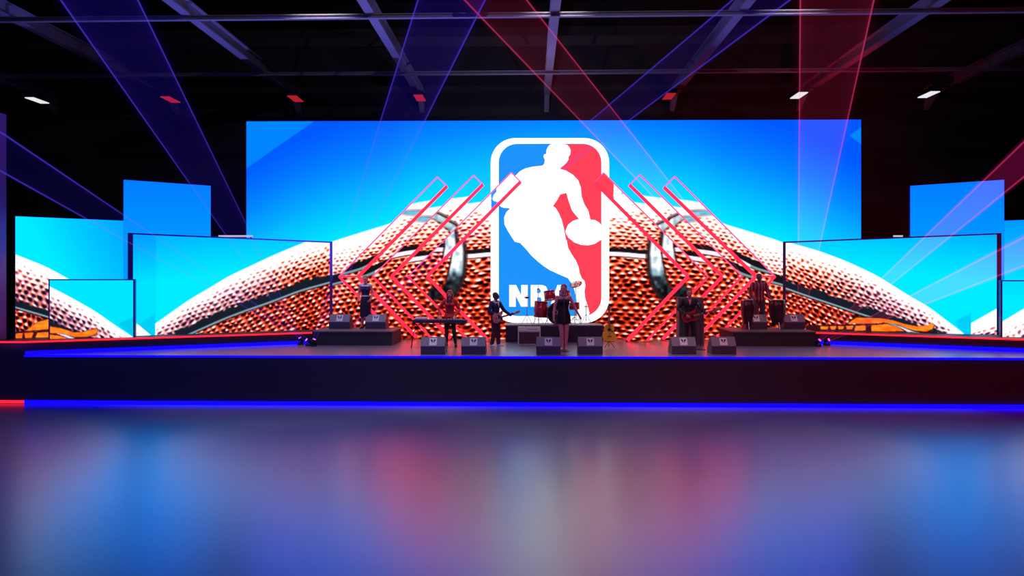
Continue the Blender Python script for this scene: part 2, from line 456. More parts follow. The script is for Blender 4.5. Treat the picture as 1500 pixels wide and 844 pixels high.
def ZL(P): return [(a / 7.814, 400 + b / 7.814) for a, b in P]
def farleft_picture(x, y):
    sil = pl([(22.7, 372.7), (66.7, 390), (101, 408.7), (140, 432), (181, 458)])
    seam = pl([(22, 449), (70, 463), (110, 476)])
    o = side_ball(x, y, sil, seam, 1.0, .33, lambda x, y: .75 + 0 * x, band=9, pit=10, row=8, skyfun=lambda x, y: np.clip(.98 - (x - 60) / 170 + (y - 350) / 300, .2, 1))
    o = text_band(o, x, y, ZL([(300, 660), (350, 620), (430, 562), (560, 528), (580, 640), (450, 652)]), None, None,
                  [ZL([(180, 694), (262, 688), (250, 745), (180, 747)]), ZL([(278, 688), (385, 680), (362, 742), (290, 744)]), ZL([(430, 684), (580, 676), (580, 738), (405, 738)])],
                  ZL([(170, 668), (420, 664), (580, 640), (580, 770), (170, 770)]))
    return s2l(np.clip(o, 0, 255))
def smallleft_picture(x, y):
    sil = pl([(73.5, 420), (102, 434.5), (140, 456), (165, 474), (192, 492)])
    seam = pl([(20, 465), (73, 482), (120, 500)])
    o = side_ball(x, y, sil, seam, 1.45, .45, lambda x, y: 1 + 0 * x, pit=9, row=7, skyfun=lambda x, y: np.clip(.95 + 0 * x, 0, 1))
    o = mixc(o, (0, 205, 236), softpoly(x, y, [(196, 464), (172, 474.5), (193, 491), (198, 491)]))
    o = text_band(o, x, y, ZL([(570, 612), (700, 632), (850, 682), (950, 674), (1040, 650), (1100, 632), (1118, 650), (1100, 700), (1000, 730), (860, 735), (740, 700), (570, 686)]),
                  ZL([(570, 705), (700, 722), (800, 760), (570, 765)]), ZL([(640, 690), (760, 708), (850, 745), (800, 752)]), [], ZL([(570, 690), (700, 700), (860, 770), (570, 770)]))
    return s2l(np.clip(o, 0, 255))
def tall_picture(x, y):
    t = np.clip((y - 262) / 90, 0, 1)
    c = np.asarray((0, 124, 255.)) * (1 - t[..., None]) + np.asarray((0, 152, 255.)) * t[..., None]
    return s2l(c)
def farright_picture(x, y):
    t = np.clip((y - 320) / 90, 0, 1)
    c = np.asarray((0, 150, 255.)) * (1 - t[..., None]) + np.asarray((0, 226, 255.)) * t[..., None]
    return s2l(c)
def smallright_picture(x, y):
    sil = pl([(1440, 487), (1467, 472), (1500, 452), (1600, 398)])
    seam = pl([(1500, 520), (1600, 470)])
    o = side_ball(x, y, sil, seam, np.interp(x, [1460, 1600], [.75, .8]), -.5, lambda x, y: 1 + 0 * x, pit=9, row=7, skyfun=lambda x, y: np.clip(.8 + (y - 411) / 150, 0, 1))
    return s2l(np.clip(o, 0, 255))

def led_grid(name, cols, rows, pos, pic, parent, origin):
    """cols x rows grid: pos(i,j)->(px,py) arrays and world points; colours from pic(px,py)"""
    px, py, P = pos
    nv = P.shape[0] * P.shape[1]
    me = bpy.data.meshes.new(name)
    nr, nc = P.shape[0], P.shape[1]
    V = (P.reshape(-1, 3) - np.array(origin)).astype(np.float32)
    idx = np.arange(nv).reshape(nr, nc)
    q = np.stack([idx[:-1, :-1], idx[1:, :-1], idx[1:, 1:], idx[:-1, 1:]], -1).reshape(-1, 4)
    me.vertices.add(nv); me.vertices.foreach_set('co', V.ravel())
    me.loops.add(q.size); me.loops.foreach_set('vertex_index', q.ravel().astype(np.int32))
    me.polygons.add(len(q)); me.polygons.foreach_set('loop_start', np.arange(0, q.size, 4, dtype=np.int32))
    me.update(calc_edges=True)
    at = me.attributes.new('led', 'FLOAT_COLOR', 'POINT')
    rgb = pic(px, py).reshape(-1, 3)
    # the panels run brighter than the camera can record: full channels clip
    hot = np.clip((rgb - .8) / .2, 0, 1) ** 2
    wht = np.min(rgb, axis=1, keepdims=True)
    rgb = rgb * (1 + hot * (np.array([.5, .15, 1.3]) * (1 - wht) + .25 * wht))
    at.data.foreach_set('color', np.concatenate([rgb, np.ones((nv, 1))], 1).astype(np.float32).ravel())
    return obj(name, me, M_led, parent)
def grid_px(xl, xr, tl, tr, bl, br, step, plane, fine_from=None):
    us = np.linspace(0, 1, max(2, int((xr - xl) / step) + 1))
    hgt = max(bl - tl, br - tr)
    if fine_from is None: vs = np.linspace(0, 1, max(2, int(hgt / step) + 1))
    else: vs = np.concatenate([np.linspace(0, fine_from, max(2, int(hgt * fine_from / 4)), endpoint=False), np.linspace(fine_from, 1, int(hgt * (1 - fine_from) / step) + 1)])
    U, Vv = np.meshgrid(us, vs)
    px = xl + (xr - xl) * U
    py = (tl + (tr - tl) * U) * (1 - Vv) + (bl + (br - bl) * U) * Vv
    dx = FW.x + RT.x * (px - 750) / F; dy = FW.y + RT.y * (px - 750) / F; dz = (HOR - py) / F
    A, B = plane
    nx, ny = (B[1] - A[1]), -(B[0] - A[0])
    t = (nx * A[0] + ny * A[1]) / (nx * dx + ny * dy)
    P = np.stack([dx * t, dy * t, CH + dz * t], -1)
    return px, py, P

def foot_py(px, plane, z):
    p = on_line(px, 450, *plane); t = (p - EYE).dot(FW)
    return HOR + (CH - z) * F / t
def led_screen(name, label, plane, xl, xr, tl, tr, pic, bez=(2, 2, 2, 1), zfoot=ZW, step=1.0, group=None, depth=.14, fine=None, cat='screen'):
    """bez: bezel px left, right, top, bottom; outline px includes bezel"""
    bl, br = foot_py(xl, plane, zfoot), foot_py(xr, plane, zfoot)
    c = [on_line(xl, bl, *plane), on_line(xr, br, *plane), on_line(xr, tr, *plane), on_line(xl, tl, *plane)]
    base = (c[0] + c[1]) / 2
    nrm = Vector((plane[1][1] - plane[0][1], -(plane[1][0] - plane[0][0]), 0)).normalized()
    if nrm.y > 0: nrm = -nrm
    root = thing(name, label, cat, base, 0, group)
    bm = bmesh.new()
    prism(bm, [p - base - nrm * .012 for p in c], -nrm * depth)
    obj('cabinet', bm, M_frame, root)
    # raised rim around the lit area
    xi0, xi1 = xl + bez[0], xr - bez[1]
    f = lambda x, v: (tl + (tr - tl) * (x - xl) / (xr - xl)) * (1 - v) + (bl + (br - bl) * (x - xl) / (xr - xl)) * v
    it0, it1 = f(xi0, 0) + bez[2], f(xi1, 0) + bez[2]
    ib0, ib1 = f(xi0, 1) - bez[3], f(xi1, 1) - bez[3]
    inn = [on_line(xi0, ib0, *plane), on_line(xi1, ib1, *plane), on_line(xi1, it1, *plane), on_line(xi0, it0, *plane)]
    bm = bmesh.new()
    for k in range(4):
        a, b, b2, a2 = c[k], c[(k + 1) % 4], inn[(k + 1) % 4], inn[k]
        if (a - a2).length > 1e-4: prism(bm, [p - base + nrm * .006 for p in (a, b, b2, a2)], -nrm * .018)
    obj('bezel', bm, M_frame, root)
    g = grid_px(xi0, xi1, it0, it1, ib0, ib1, step, plane, fine)
    led_grid('led_panel', 0, 0, g, pic, root, base)
    return root

# ------------------------------------------------------------------ reference points
YF = on_z(775, 522, H).y
A = on_z(26, 521.5, H); B = on_z(457, 503.5, H)
RB = on_z(1195, 503.5, H); RA = on_z(1500, 515.5, H)
A.y = max(A.y, YF + .02)
t = (YF + .02 - RB.y) / (RA.y - RB.y); RC = RB.lerp(RA, t)      # right platform reaches the stage front here
XL0 = -21.0; XR0 = RC.x + 6
YB = 22.9                                                        # main screen
YBACK = 29.5

# ------------------------------------------------------------------ setting
def floor_mat():
    m = bpy.data.materials.new('polished_concrete'); m.use_nodes = True
    nt = m.node_tree; b = nt.nodes['Principled BSDF']
    tc = nt.nodes.new('ShaderNodeTexCoord')
    n = nt.nodes.new('ShaderNodeTexNoise'); n.inputs['Scale'].default_value = .6; n.inputs['Detail'].default_value = 5
    nt.links.new(tc.outputs['Object'], n.inputs['Vector'])
    b.inputs['Roughness'].default_value = .29
    mx = nt.nodes.new('ShaderNodeMix'); mx.data_type = 'RGBA'
    mx.inputs[6].default_value = (.36, .36, .385, 1); mx.inputs[7].default_value = (.40, .40, .425, 1)
    nt.links.new(n.outputs['Fac'], mx.inputs[0]); nt.links.new(mx.outputs[2], b.inputs['Base Color'])
    b.inputs['Metallic'].default_value = .6
    b.inputs['Specular IOR Level'].default_value = .8
    return m
bm = bmesh.new(); box(bm, (0, 9, -.1), (64, 44, .2)); struct('floor', bm, floor_mat(), 'polished grey hall floor in front of the stage')
bm = bmesh.new(); box(bm, (0, YBACK + .15, 7), (64, .3, 14.4)); struct('wall_back', bm, M_wall)
bm = bmesh.new(); box(bm, (-32.1, 9, 7), (.3, 44, 14.4)); struct('wall_left', bm, M_wall)
bm = bmesh.new(); box(bm, (32.1, 9, 7), (.3, 44, 14.4)); struct('wall_right', bm, M_wall)
bm = bmesh.new(); box(bm, (0, 9, 14.3), (64, 44, .2)); struct('ceiling', bm, M_ceil)

# stage
st = thing('stage', 'long low black stage with blue light strips across the hall', 'stage', (0, YF, 0))
o0 = Vector((0, YF, 0))
deck = [Vector((A.x, YF, 0)), Vector((RC.x, YF, 0)), Vector((RB.x, RB.y, 0)), Vector((RB.x, YB + .5, 0)), Vector((B.x, YB + .5, 0)), Vector((B.x, B.y, 0)), Vector((A.x, A.y, 0))]
bm = bmesh.new(); prism(bm, [p - o0 + Vector((0, 0, H - .06)) for p in deck], (0, 0, .06)); obj('deck', bm, M_deck, st)
bm = bmesh.new(); prism(bm, [p - o0 + Vector((0, .02 if p.y < YF + .01 else 0, 0)) for p in deck], (0, 0, H - .062)); obj('fascia', bm, M_fascia, st)
def strip(bm, p, q, w, h):
    p, q = Vector(p), Vector(q); d = (q - p); L = d.length; d.normalize()
    M = Matrix.Translation((p + q) / 2) @ Vector((1, 0, 0)).rotation_difference(d).to_matrix().to_4x4()
    box(bm, (0, 0, 0), (L, w, h), M)
bm = bmesh.new(); strip(bm, (A.x, YF - .02, H - .03), (RC.x, YF - .02, H - .03), .03, .05)
obj('top_light_strip', bm, M_blue, st, label='thin blue light strip along the front edge').location = (0, -YF, 0)
bm = bmesh.new(); strip(bm, (A.x, YF - .02, .05), (RC.x, YF - .02, .05), .03, .085)
obj('base_light_strip', bm, M_blue, st, label='blue light strip along the floor').location = (0, -YF, 0)
bm = bmesh.new()
def off(p, q, s):
    d = (Vector((q.x, q.y, 0)) - Vector((p.x, p.y, 0))).normalized(); n = Vector((d.y, -d.x, 0))
    return n * s if n.y < 0 else n * -s
ol = off(A, B, .03); orr = off(RB, RC, .03)
strip(bm, A + ol + Vector((0, 0, .05)), B + ol + Vector((0, 0, .05)), .03, .09)
obj('rear_light_strip', bm, M_blue, st, label='blue light strip where the deck meets the left platform').location = (0, -YF, 0)
bm = bmesh.new()
strip(bm, RB + orr + Vector((0, 0, .05)), RC + orr + Vector((0, 0, .05)), .03, .09)
obj('rear_light_strip', bm, M_blue, st, label='blue light strip where the deck meets the right platform').location = (0, -YF, 0)
# side platforms
def platform(label, poly, edge, low):
    base = sum(poly, Vector()) / len(poly); base.z = 0
    r = thing('side_platform', label, 'platform', base)
    bm = bmesh.new(); prism(bm, [Vector((p.x, p.y, 0)) - base for p in poly], (0, 0, ZW)); obj('body', bm, M_fascia, r)
    bm = bmesh.new()
    for p, q in zip(edge, edge[1:]):
        n = off(p, q, .02); z = Vector((0, 0, ZW - .02))
        strip(bm, Vector((p.x, p.y, 0)) + n + z - base, Vector((q.x, q.y, 0)) + n + z - base, .04, .045)
    obj('edge_light_strip', bm, M_red, r, label='glowing red strip along the upper edge')
    bm = bmesh.new(); n = off(*low, .02); z = Vector((0, 0, .05))
    strip(bm, Vector((low[0].x, low[0].y, 0)) + n + z - base, Vector((low[1].x, low[1].y, 0)) + n + z - base, .04, .07)
    obj('floor_light_strip', bm, M_red, r)
V3 = lambda x, y: Vector((x, y, 0))
platform('left side platform with a red lit edge carrying the left screens', [V3(XL0, A.y), V3(A.x - .01, A.y), V3(B.x - .01, B.y), V3(B.x - .01, 22.75), V3(XL0, 22.75)], [V3(XL0, A.y), V3(A.x, A.y), V3(B.x, B.y)], (V3(XL0, A.y), V3(A.x - .02, A.y)))
platform('right side platform with a red lit edge carrying the right screens', [V3(RB.x + .01, RB.y), V3(RC.x + .01, RC.y), V3(XR0, RC.y), V3(XR0, 22.75), V3(RB.x + .01, 22.75)], [V3(RB.x, RB.y), V3(RC.x, RC.y), V3(XR0, RC.y)], (V3(RC.x + .02, RC.y), V3(XR0, RC.y)))

# ------------------------------------------------------------------ screens
P_main = ((0, YB), (1, YB))
ms = led_screen('main_led_screen', 'huge wide led wall behind the band showing a giant ball under blue sky', P_main, 361, 1261.3, 178, 175.3, main_picture, bez=(0, 0, 0, 0), zfoot=H)
def flat(bm, P, Y, base):
    pts = [on_Y(x, y, YB) for x, y in P]
    pts = [p + Vector((0, Y - YB, 0)) - base for p in pts]
    prism(bm, pts, (0, .006, 0))
mb = ms.location
bm = bmesh.new(); flat(bm, LG_OUT, YB - .02, mb); logo = obj('logo_panel', bm, M_white_led, ms, label='white rounded upright badge')
bm = bmesh.new(); flat(bm, BLUE_P, YB - .03, mb); obj('blue_field', bm, M_logo_blue, logo)
bm = bmesh.new(); flat(bm, RED_A, YB - .03, mb); flat(bm, RED_B, YB - .03, mb); obj('red_field', bm, M_logo_red, logo)
bm = bmesh.new()
for P in (LET_N, LET_B, LET_A): flat(bm, P, YB - .04, mb)
obj('lettering', bm, M_white_led, logo, label='white block letters reading NBA')
for P in (B_HOLE1, B_HOLE2, A_HOLE):
    bm = bmesh.new(); flat(bm, P, YB - .047, mb); obj('letter_counter', bm, M_logo_blue, logo)

c0 = on_z(193, 492.2, ZW); c1 = on_Y(487, 405, 22.5); P_left = ((c0.x, c0.y), (c1.x, c1.y))
P_lback = ((c0.x, c0.y + .62), (c1.x, c1.y + .62))
led_screen('side_led_screen', 'large angled led screen left of the stage with thick dark frame', P_left, 187, 487, 341, 354, left_picture, bez=(8, 4, 2.2, 0))
led_screen('small_led_screen', 'small square led screen at far left in front of the larger ones', tuple((p.x, p.y) for p in (on_z(71, 496.6, ZW), on_z(197, 494, ZW))), 71, 197.5, 409, 409, smallleft_picture, bez=(2, 2.4, 1.8, 0))
led_screen('rear_led_screen', 'low rear led screen at far left edge half hidden by the small one', P_lback, 22, 181, 316.5, 323, farleft_picture, bez=(.6, 0, .5, 0))
led_screen('tall_led_screen', 'tall plain blue led panel rising behind the large left screen', P_lback, 181.1, 309, 263, 272, tall_picture, bez=(0, .5, .5, 0), step=4)
d0 = on_z(1465, 490.6, ZW); d1 = on_Y(1147, 405, 22.5); P_right = ((d1.x, d1.y), (d0.x, d0.y))
P_rback = ((d1.x, d1.y + .62), (d0.x, d0.y + .62))
led_screen('side_led_screen', 'large angled led screen right of the stage with thick dark frame', P_right, 1147, 1467, 354, 341.3, right_picture, bez=(4, 7, 2.2, 0))
q0 = on_z(1467, 493.5, ZW); q1 = Vector((q0.x + 2.1, q0.y - .55, 0))
led_screen('small_led_screen', 'small led screen at the right border in front of the larger ones', ((q0.x, q0.y), (q1.x, q1.y)), 1466, 1596, 410.5, 410.5, smallright_picture, bez=(2.4, 2, 1.8, 0))
led_screen('tall_led_screen', 'tall plain blue led panel rising behind the large right screen', P_rback, 1333, 1470.9, 272, 263, tall_picture, bez=(.5, 0, .5, 0), step=4)
led_screen('rear_led_screen', 'low rear led screen at the right border beside the tall panel', P_rback, 1471, 1640, 323, 317, farright_picture, bez=(0, .5, .5, 0), step=4)
M_ledge = emit('ledge_white_glow', (205, 200, 226), .9)  # white ledge made to glow, no lamp known behind the screens
for lab, x0, x1, pln in (('white ledge given a glow behind the left screen top', 309.5, 361, P_lback), ('short white ledge given a glow behind the right screen top', 1321, 1335, P_rback)):
    a, b = on_line(x0, 344.6, *pln), on_line(x1, 344.6, *pln)
    a.y += .5; b.y += .5
    r = thing('glowing_ledge', lab, 'light', (a + b) / 2 - Vector((0, 0, (a.z + b.z) / 2 - ZW)))
    bm = bmesh.new(); strip(bm, a - r.location, b - r.location, .08, .05); obj('tube', bm, M_ledge, r)
    bm = bmesh.new()
    for p in (a, b):
        p = p.lerp((a + b) / 2, .15) - r.location
        tube(bm, [(p.x, p.y + .06, 0), (p.x, p.y + .06, p.z)], .025)
    obj('post', bm, M_black, r)

# ------------------------------------------------------------------ chevrons
def chevron(label, Y, top_o, top_i, bend_o, bend_i, sgn, mitre):
    """px positions of outer / inner top corners and outer / inner bends; sgn=+1 for the ones opening right"""
    root0 = on_Y((bend_o + bend_i) / 2, 450, Y); root0.z = H
    ksx = {1: -11, -1: 18}[sgn]
    yb = HOR + (CH - H) * F / (root0 - EYE).dot(FW)            # floor line
    run = (yb - 405) * .95 * sgn
    r = thing('chevron_light', label, 'light', root0, 0, 'red arrow shaped light frames')
    pt = lambda x, y, dy=0: on_Y(x, y, Y) + Vector((0, dy, 0)) - root0
    up = [(bend_o, 405), top_o, top_i, (bend_i, 405)]
    lo = [(bend_o, 405), (bend_i, 405), (bend_i + run, yb - 1.2), (bend_o + run, yb - 1.2)]
    pic = lambda x, y: main_picture(x - ksx, y + 9, True)
    for nm, Q in (('upper_arm', up), ('lower_arm', lo)):
        if nm == 'upper_arm': q4 = (Q[1], Q[2], Q[3], Q[0])    # tl,tr,br,bl
        else: q4 = (Q[0], Q[1], Q[2], Q[3])
        L = math.hypot(q4[0][0] - q4[3][0], q4[0][1] - q4[3][1]); n = int(L)
        U, Vv = np.meshgrid(np.linspace(0, 1, 22), np.linspace(0, 1, n))
        px = (q4[0][0] * (1 - U) + q4[1][0] * U) * (1 - Vv) + (q4[3][0] * (1 - U) + q4[2][0] * U) * Vv
        py = (q4[0][1] * (1 - U) + q4[1][1] * U) * (1 - Vv) + (q4[3][1] * (1 - U) + q4[2][1] * U) * Vv
        dx = FW.x + RT.x * (px - 750) / F; dy = FW.y + RT.y * (px - 750) / F; dz = (HOR - py) / F
        t = Y / dy
        P = np.stack([dx * t, dy * t, CH + dz * t], -1)
        arm = led_grid(nm, 0, 0, (px, py, P), pic, r, root0)
        bm = bmesh.new(); prism(bm, [pt(x, y, .01) for x, y in q4], (0, .1, 0)); obj('backing', bm, M_black, arm)
    def rail(pts, w, mat, nm):
        bm = bmesh.new()
        pp = [pt(x, y, -.02) for x, y in pts]
        for a, b in zip(pp, pp[1:]): strip(bm, a, b, .07, w)
        obj(nm, bm, mat, r)
    rail([top_i, (bend_i, 405), (bend_i + run - 2.5 * sgn, yb - 3)], .10, M_neon, 'inner_neon_rail')
    rail([top_i, top_o, (bend_o, 405)], .03, M_neonthin, 'outer_neon_rail')
    rail([(bend_o, 405), (bend_o + run - 2.2 * sgn, yb - 2.6)], .065, M_neon, 'lower_neon_rail')
    if mitre: rail([(bend_o, 405), (bend_i, 405)], .06, M_neon, 'mitre_rail')
chevron('red chevron light frame, leftmost, beside the left screen', 22.65, (641, 259.5), (655, 273), 497, 525, 1, True)
chevron('red chevron light frame, middle of the left three', 22.4, (694, 257), (707.5, 270.5), 546, 574, 1, False)
chevron('red chevron light frame, left of and crossing the tall logo', 21.9, (749, 253), (762.5, 266.5), 598, 626, 1, False)
chevron('red chevron light frame, right of and crossing the tall logo', 21.9, (884, 253.5), (871, 267), 1037, 1008, -1, False)
chevron('red chevron light frame, middle of the right three', 22.4, (937, 256), (922, 271), 1087, 1058, -1, False)
chevron('red chevron light frame, rightmost, beside the right screen', 22.65, (988, 259), (972.5, 274.5), 1135, 1107, -1, True)

# ------------------------------------------------------------------ risers
def riser(label, x0, x1, yfront, ytop, depth, zt):
    p0 = on_z(x0, yfront, H); p1 = on_z(x1, yfront, H)
    Yf = (p0.y + p1.y) / 2; hh = zt
    c = V3((p0.x + p1.x) / 2, Yf + depth / 2); c.z = H
    r = thing('stage_riser', label, 'riser', c)
    w = p1.x - p0.x
    bm = bmesh.new(); box(bm, (0, 0, hh / 2 - .02), (w - .03, depth - .03, hh - .04)); obj('body', bm, M_riser, r)
    bm = bmesh.new(); box(bm, (0, 0, hh - .02), (w, depth, .04), bev=.006); obj('top', bm, M_risertop, r)
    return r, c, w, Yf
RL, cL, wL, yL = riser('low black riser on the left under a standing woman and two monitors', 457, 575, 506.3, 485, 1.5, .44)
RR, cR, wR, yR = riser('low black riser on the right under the congas', 1074, 1195, 507.5, 484, 1.55, .45)
RD, cD, wD, yD = riser('low black riser in the centre under the drum kit', 740, 884, 501.2, 476, .98, .54)
ZR, ZD = H + .44, H + .54

# ------------------------------------------------------------------ wedge monitors
M_mon = mat('monitor_paint', (72, 66, 84), .55, bump=.2, nscale=200)
M_mon_toplit = mat('monitor_paint_toplit', (128, 122, 132), .5, bump=.2, nscale=200)  # paler copy of the cabinet paint, top light put into the colour
M_grille = mat('monitor_grille', (24, 24, 26), .5, .4)
M_badge = mat('badge_white', (226, 222, 228), .5)
M_badgek = mat('badge_black', (14, 14, 16), .5)
def make_wedge():
    r = thing('wedge_monitor', 'x', 'monitor speaker', (0, 0, 0))
    w = .655
    prof = [(0, 0, 0), (0, -.02, .215), (0, .13, .45), (0, .21, .455), (0, .50, .12), (0, .50, 0)]
    bm = bmesh.new(); prism(bm, [(-w / 2, y, z) for _, y, z in prof], (w, 0, 0)); 
    bmesh.ops.bevel(bm, geom=[e for e in bm.edges if abs(e.verts[0].co.x - e.verts[1].co.x) > .1], offset=.01, segments=2, affect='EDGES')
    obj('cabinet', bm, M_mon, r)
    n = Vector((0, -.235, .15)).normalized()
    def slope(x, s, k=0):   # point on the sloping rear face
        return Vector((x, -.02 + .15 * s, .215 + .235 * s)) + n * k
    bm = bmesh.new(); prism(bm, [slope(-w / 2 + .004, .02, .004), slope(w / 2 - .004, .02, .004), slope(w / 2 - .004, .98, .004), slope(-w / 2 + .004, .98, .004)], n * -.006)
    pl_ = obj('upper_panel', bm, M_mon_toplit, r, label='sloping upper face painted paler as if lit from above')
    bm = bmesh.new(); prism(bm, [slope(-.1, .12, .006), slope(.1, .12, .006), slope(.1, .9, .006), slope(-.1, .9, .006)], n * -.004)
    bd = obj('badge', bm, M_badge, pl_, label='white square badge with a black winged mark')
    bm = bmesh.new()
    for s in (-1, 1):
        prism(bm, [slope(s * .012, .38, .009), slope(s * .012, .66, .009), slope(s * .03, .74, .009), slope(s * .066, .78, .009), slope(s * .07, .68, .009), slope(s * .05, .6, .009), slope(s * .055, .54, .009), slope(s * .035, .5, .009), slope(s * .03, .42, .009)], n * -.002)
    obj('winged_mark', bm, M_badgek, bd)
    g = Vector((0, .335, .29)).normalized()
    bm = bmesh.new()
    p = lambda x, s, k: Vector((x, .21 + .29 * s, .455 - .335 * s)) + g * k
    prism(bm, [p(-w / 2 + .02, .06, .012), p(w / 2 - .02, .06, .012), p(w / 2 - .02, .94, .012), p(-w / 2 + .02, .94, .012)], g * -.012)
    obj('front_grille', bm, M_grille, r)
    for s in (-1, 1):
        bm = bmesh.new(); box(bm, (s * (w / 2), .2, .25), (.012, .12, .04), bev=.004); obj('side_handle', bm, M_grille, r)
    return r
wedge0 = make_wedge()
wl = [(634, 519.3, H, 'wedge monitor at the stage front in front of the keyboard, left one'), (693.5, 519.3, H, 'wedge monitor at the stage front in front of the bass player'),
      (803.5, 519.3, H, 'wedge monitor at the stage front left of the singer'), (865, 519.3, H, 'wedge monitor at the stage front right of the singer by the yellow guitar'),
      (1002, 519, H, 'wedge monitor at the stage front at the feet of the red guitar player'), (1060.5, 519, H, 'wedge monitor at the stage front, last one on the right'),
      (497, 481.8, ZR, 'wedge monitor on the left riser, outer one near the left screen'), (550, 481.8, ZR, 'wedge monitor on the left riser at the feet of the standing woman'),
      (1108.5, 482.2, H + .45, 'wedge monitor on the right riser in front of the congas player'), (1164, 482.2, H + .45, 'wedge monitor on the right riser, outer one near the right screen')]
for i, (x, y, z, lab) in enumerate(wl):
    o = wedge0 if i == 0 else copy_tree(wedge0)
    p = on_z(x, y, z); o.location = p; o['label'] = lab; o['group'] = 'wedge monitors on the stage'

# ------------------------------------------------------------------ amps, instruments
M_cream = mat('cream_vinyl', (206, 196, 186), .6)
M_cloth = mat('amp_grille_cloth', (70, 46, 48), .8, noise=.3, nscale=120)
M_panel = mat('amp_panel', (120, 116, 112), .35, .6)
p = on_z(775.2, 504.6, H)
r = thing('guitar_amplifier', 'small cream guitar combo amplifier with brown grille before the drum riser', 'amplifier', p)
bm = bmesh.new()
w, hh, d = .70, .535, .27
prism(bm, [(-w / 2, 0, 0), (-w / 2, d, 0), (-w / 2, d, hh), (-w / 2, .05, hh), (-w / 2, 0, hh - .13)], (w, 0, 0)); obj('cabinet', bm, M_cream, r)
bm = bmesh.new(); box(bm, (0, -.004, .2), (w - .07, .012, .36)); obj('grille', bm, M_cloth, r)
bm = bmesh.new(); prism(bm, [(-w / 2 + .03, -.004, hh - .125), (w / 2 - .03, -.004, hh - .125), (w / 2 - .03, .042, hh - .012), (-w / 2 + .03, .042, hh - .012)], (0, -.006, .004)); pn = obj('control_panel', bm, M_panel, r)
for k in range(7):
    bm = bmesh.new(); lathe(bm, [(.014, 0), (.012, .02)], 10, Matrix.Translation((.02 + k * .045 - .05, .014, hh - .07)) @ Matrix.Rotation(PI / 2 - .35, 4, 'X')); obj('knob', bm, M_black, pn)
bm = bmesh.new(); tube(bm, [(-.12, .14, hh), (-.11, .14, hh + .025), (.11, .14, hh + .025), (.12, .14, hh)], .01); obj('handle', bm, M_black, r)

M_stack = mat('stack_vinyl', (96, 88, 96), .6, bump=.2, nscale=150)
p = on_z(1013, 506.5, H)
r = thing('amplifier_stack', 'tall grey amplifier cabinet standing behind the red guitar player', 'amplifier', p)
w, hh, d = .77, 1.22, .4
bm = bmesh.new(); box(bm, (0, d / 2, hh / 2), (w, d, hh), bev=.015); cab = obj('speaker_cabinet', bm, M_stack, r)
bm = bmesh.new(); box(bm, (0, -.006, hh / 2), (w - .08, .012, hh - .1)); obj('grille', bm, mat('stack_grille', (70, 56, 62), .8, noise=.3, nscale=100), cab)
bm = bmesh.new(); box(bm, (0, d / 2 + .02, hh + .12), (w, d - .1, .236), bev=.012); hd = obj('amplifier_head', bm, M_stack, r)
bm = bmesh.new(); box(bm, (0, .066, hh + .12), (w - .06, .012, .16)); obj('control_panel', bm, M_panel, hd)
for s in (-1, 1):
    bm = bmesh.new(); box(bm, (s * w / 2, d / 2, .85), (.014, .16, .06), bev=.004); obj('side_handle', bm, M_black, cab)

def smooth_outline(pts, it=2):
    for _ in range(it):
        q = []
        n = len(pts)
        for i in range(n):
            a, b = Vector(pts[i]), Vector(pts[(i + 1) % n]); q += [a.lerp(b, .25), a.lerp(b, .75)]
        pts = q
    return pts
# acoustic guitar and its stand
M_spruce = mat('yellow_spruce', (226, 178, 40), .35, noise=.12, nscale=8, coat=.5)
M_wood = mat('brown_wood', (112, 66, 46), .45, noise=.25, nscale=12)
p = on_z(892.5, 509.5, H)
r = thing('guitar_stand', 'black folding stand holding the yellow acoustic guitar', 'stand', p)
bm = bmesh.new()
for a in (90, 215, 325):
    q = Vector((math.cos(math.radians(a)) * .17, math.sin(math.radians(a)) * .17, .01)); tube(bm, [(0, 0, .22), q], .009)
obj('leg', bm, M_black, r)
bm = bmesh.new(); tube(bm, [(0, 0, .18), (0, .05, .62)], .01); obj('upright', bm, M_black, r)
bm = bmesh.new()
tube(bm, [(-.13, -.12, .2), (-.13, 0, .18), (.13, 0, .18), (.13, -.12, .2)], .009); tube(bm, [(-.06, -.02, .62), (-.04, .05, .61), (.04, .05, .61), (.06, -.02, .62)], .008); obj('cradle', bm, M_black, r)
r = thing('acoustic_guitar', 'yellow acoustic guitar upright on its stand right of the drum riser', 'guitar', p + Vector((0, -.03, .205)))
tilt = Matrix.Rotation(-.09, 4, 'X')
ol_ = smooth_outline([(-.13, 0, 0), (0, 0, -.012), (.13, 0, 0), (.205, 0, .09), (.20, 0, .19), (.135, 0, .27), (.135, 0, .33), (.155, 0, .40), (.10, 0, .485), (0, 0, .49), (-.10, 0, .485), (-.155, 0, .40), (-.135, 0, .33), (-.135, 0, .27), (-.20, 0, .19), (-.205, 0, .09)])
bm = bmesh.new(); prism(bm, [tilt @ q for q in ol_], tilt.to_3x3() @ Vector((0, .1, 0))); obj('body', bm, mat('guitar_side', (150, 84, 30), .4), r)
bm = bmesh.new(); prism(bm, [tilt @ (q + Vector((0, -.006, 0))) for q in ol_], tilt.to_3x3() @ Vector((0, .006, 0))); obj('top', bm, M_spruce, r)
bm = bmesh.new(); lathe(bm, [(.0, 0), (.05, 0), (.05, .004), (0, .004)], 20, tilt @ Matrix.Translation((0, -.006, .33)) @ Matrix.Rotation(PI / 2, 4, 'X')); obj('sound_hole', bm, M_badgek, r)
bm = bmesh.new(); box(bm, (0, -.012, .13), (.14, .014, .022), tilt); obj('bridge', bm, M_wood, r)
bm = bmesh.new(); prism(bm, [tilt @ Vector(q) for q in ((.045, -.008, .34), (.11, -.008, .29), (.11, -.008, .22), (.055, -.008, .27))], (0, .002, 0)); obj('pick_guard', bm, M_wood, r)
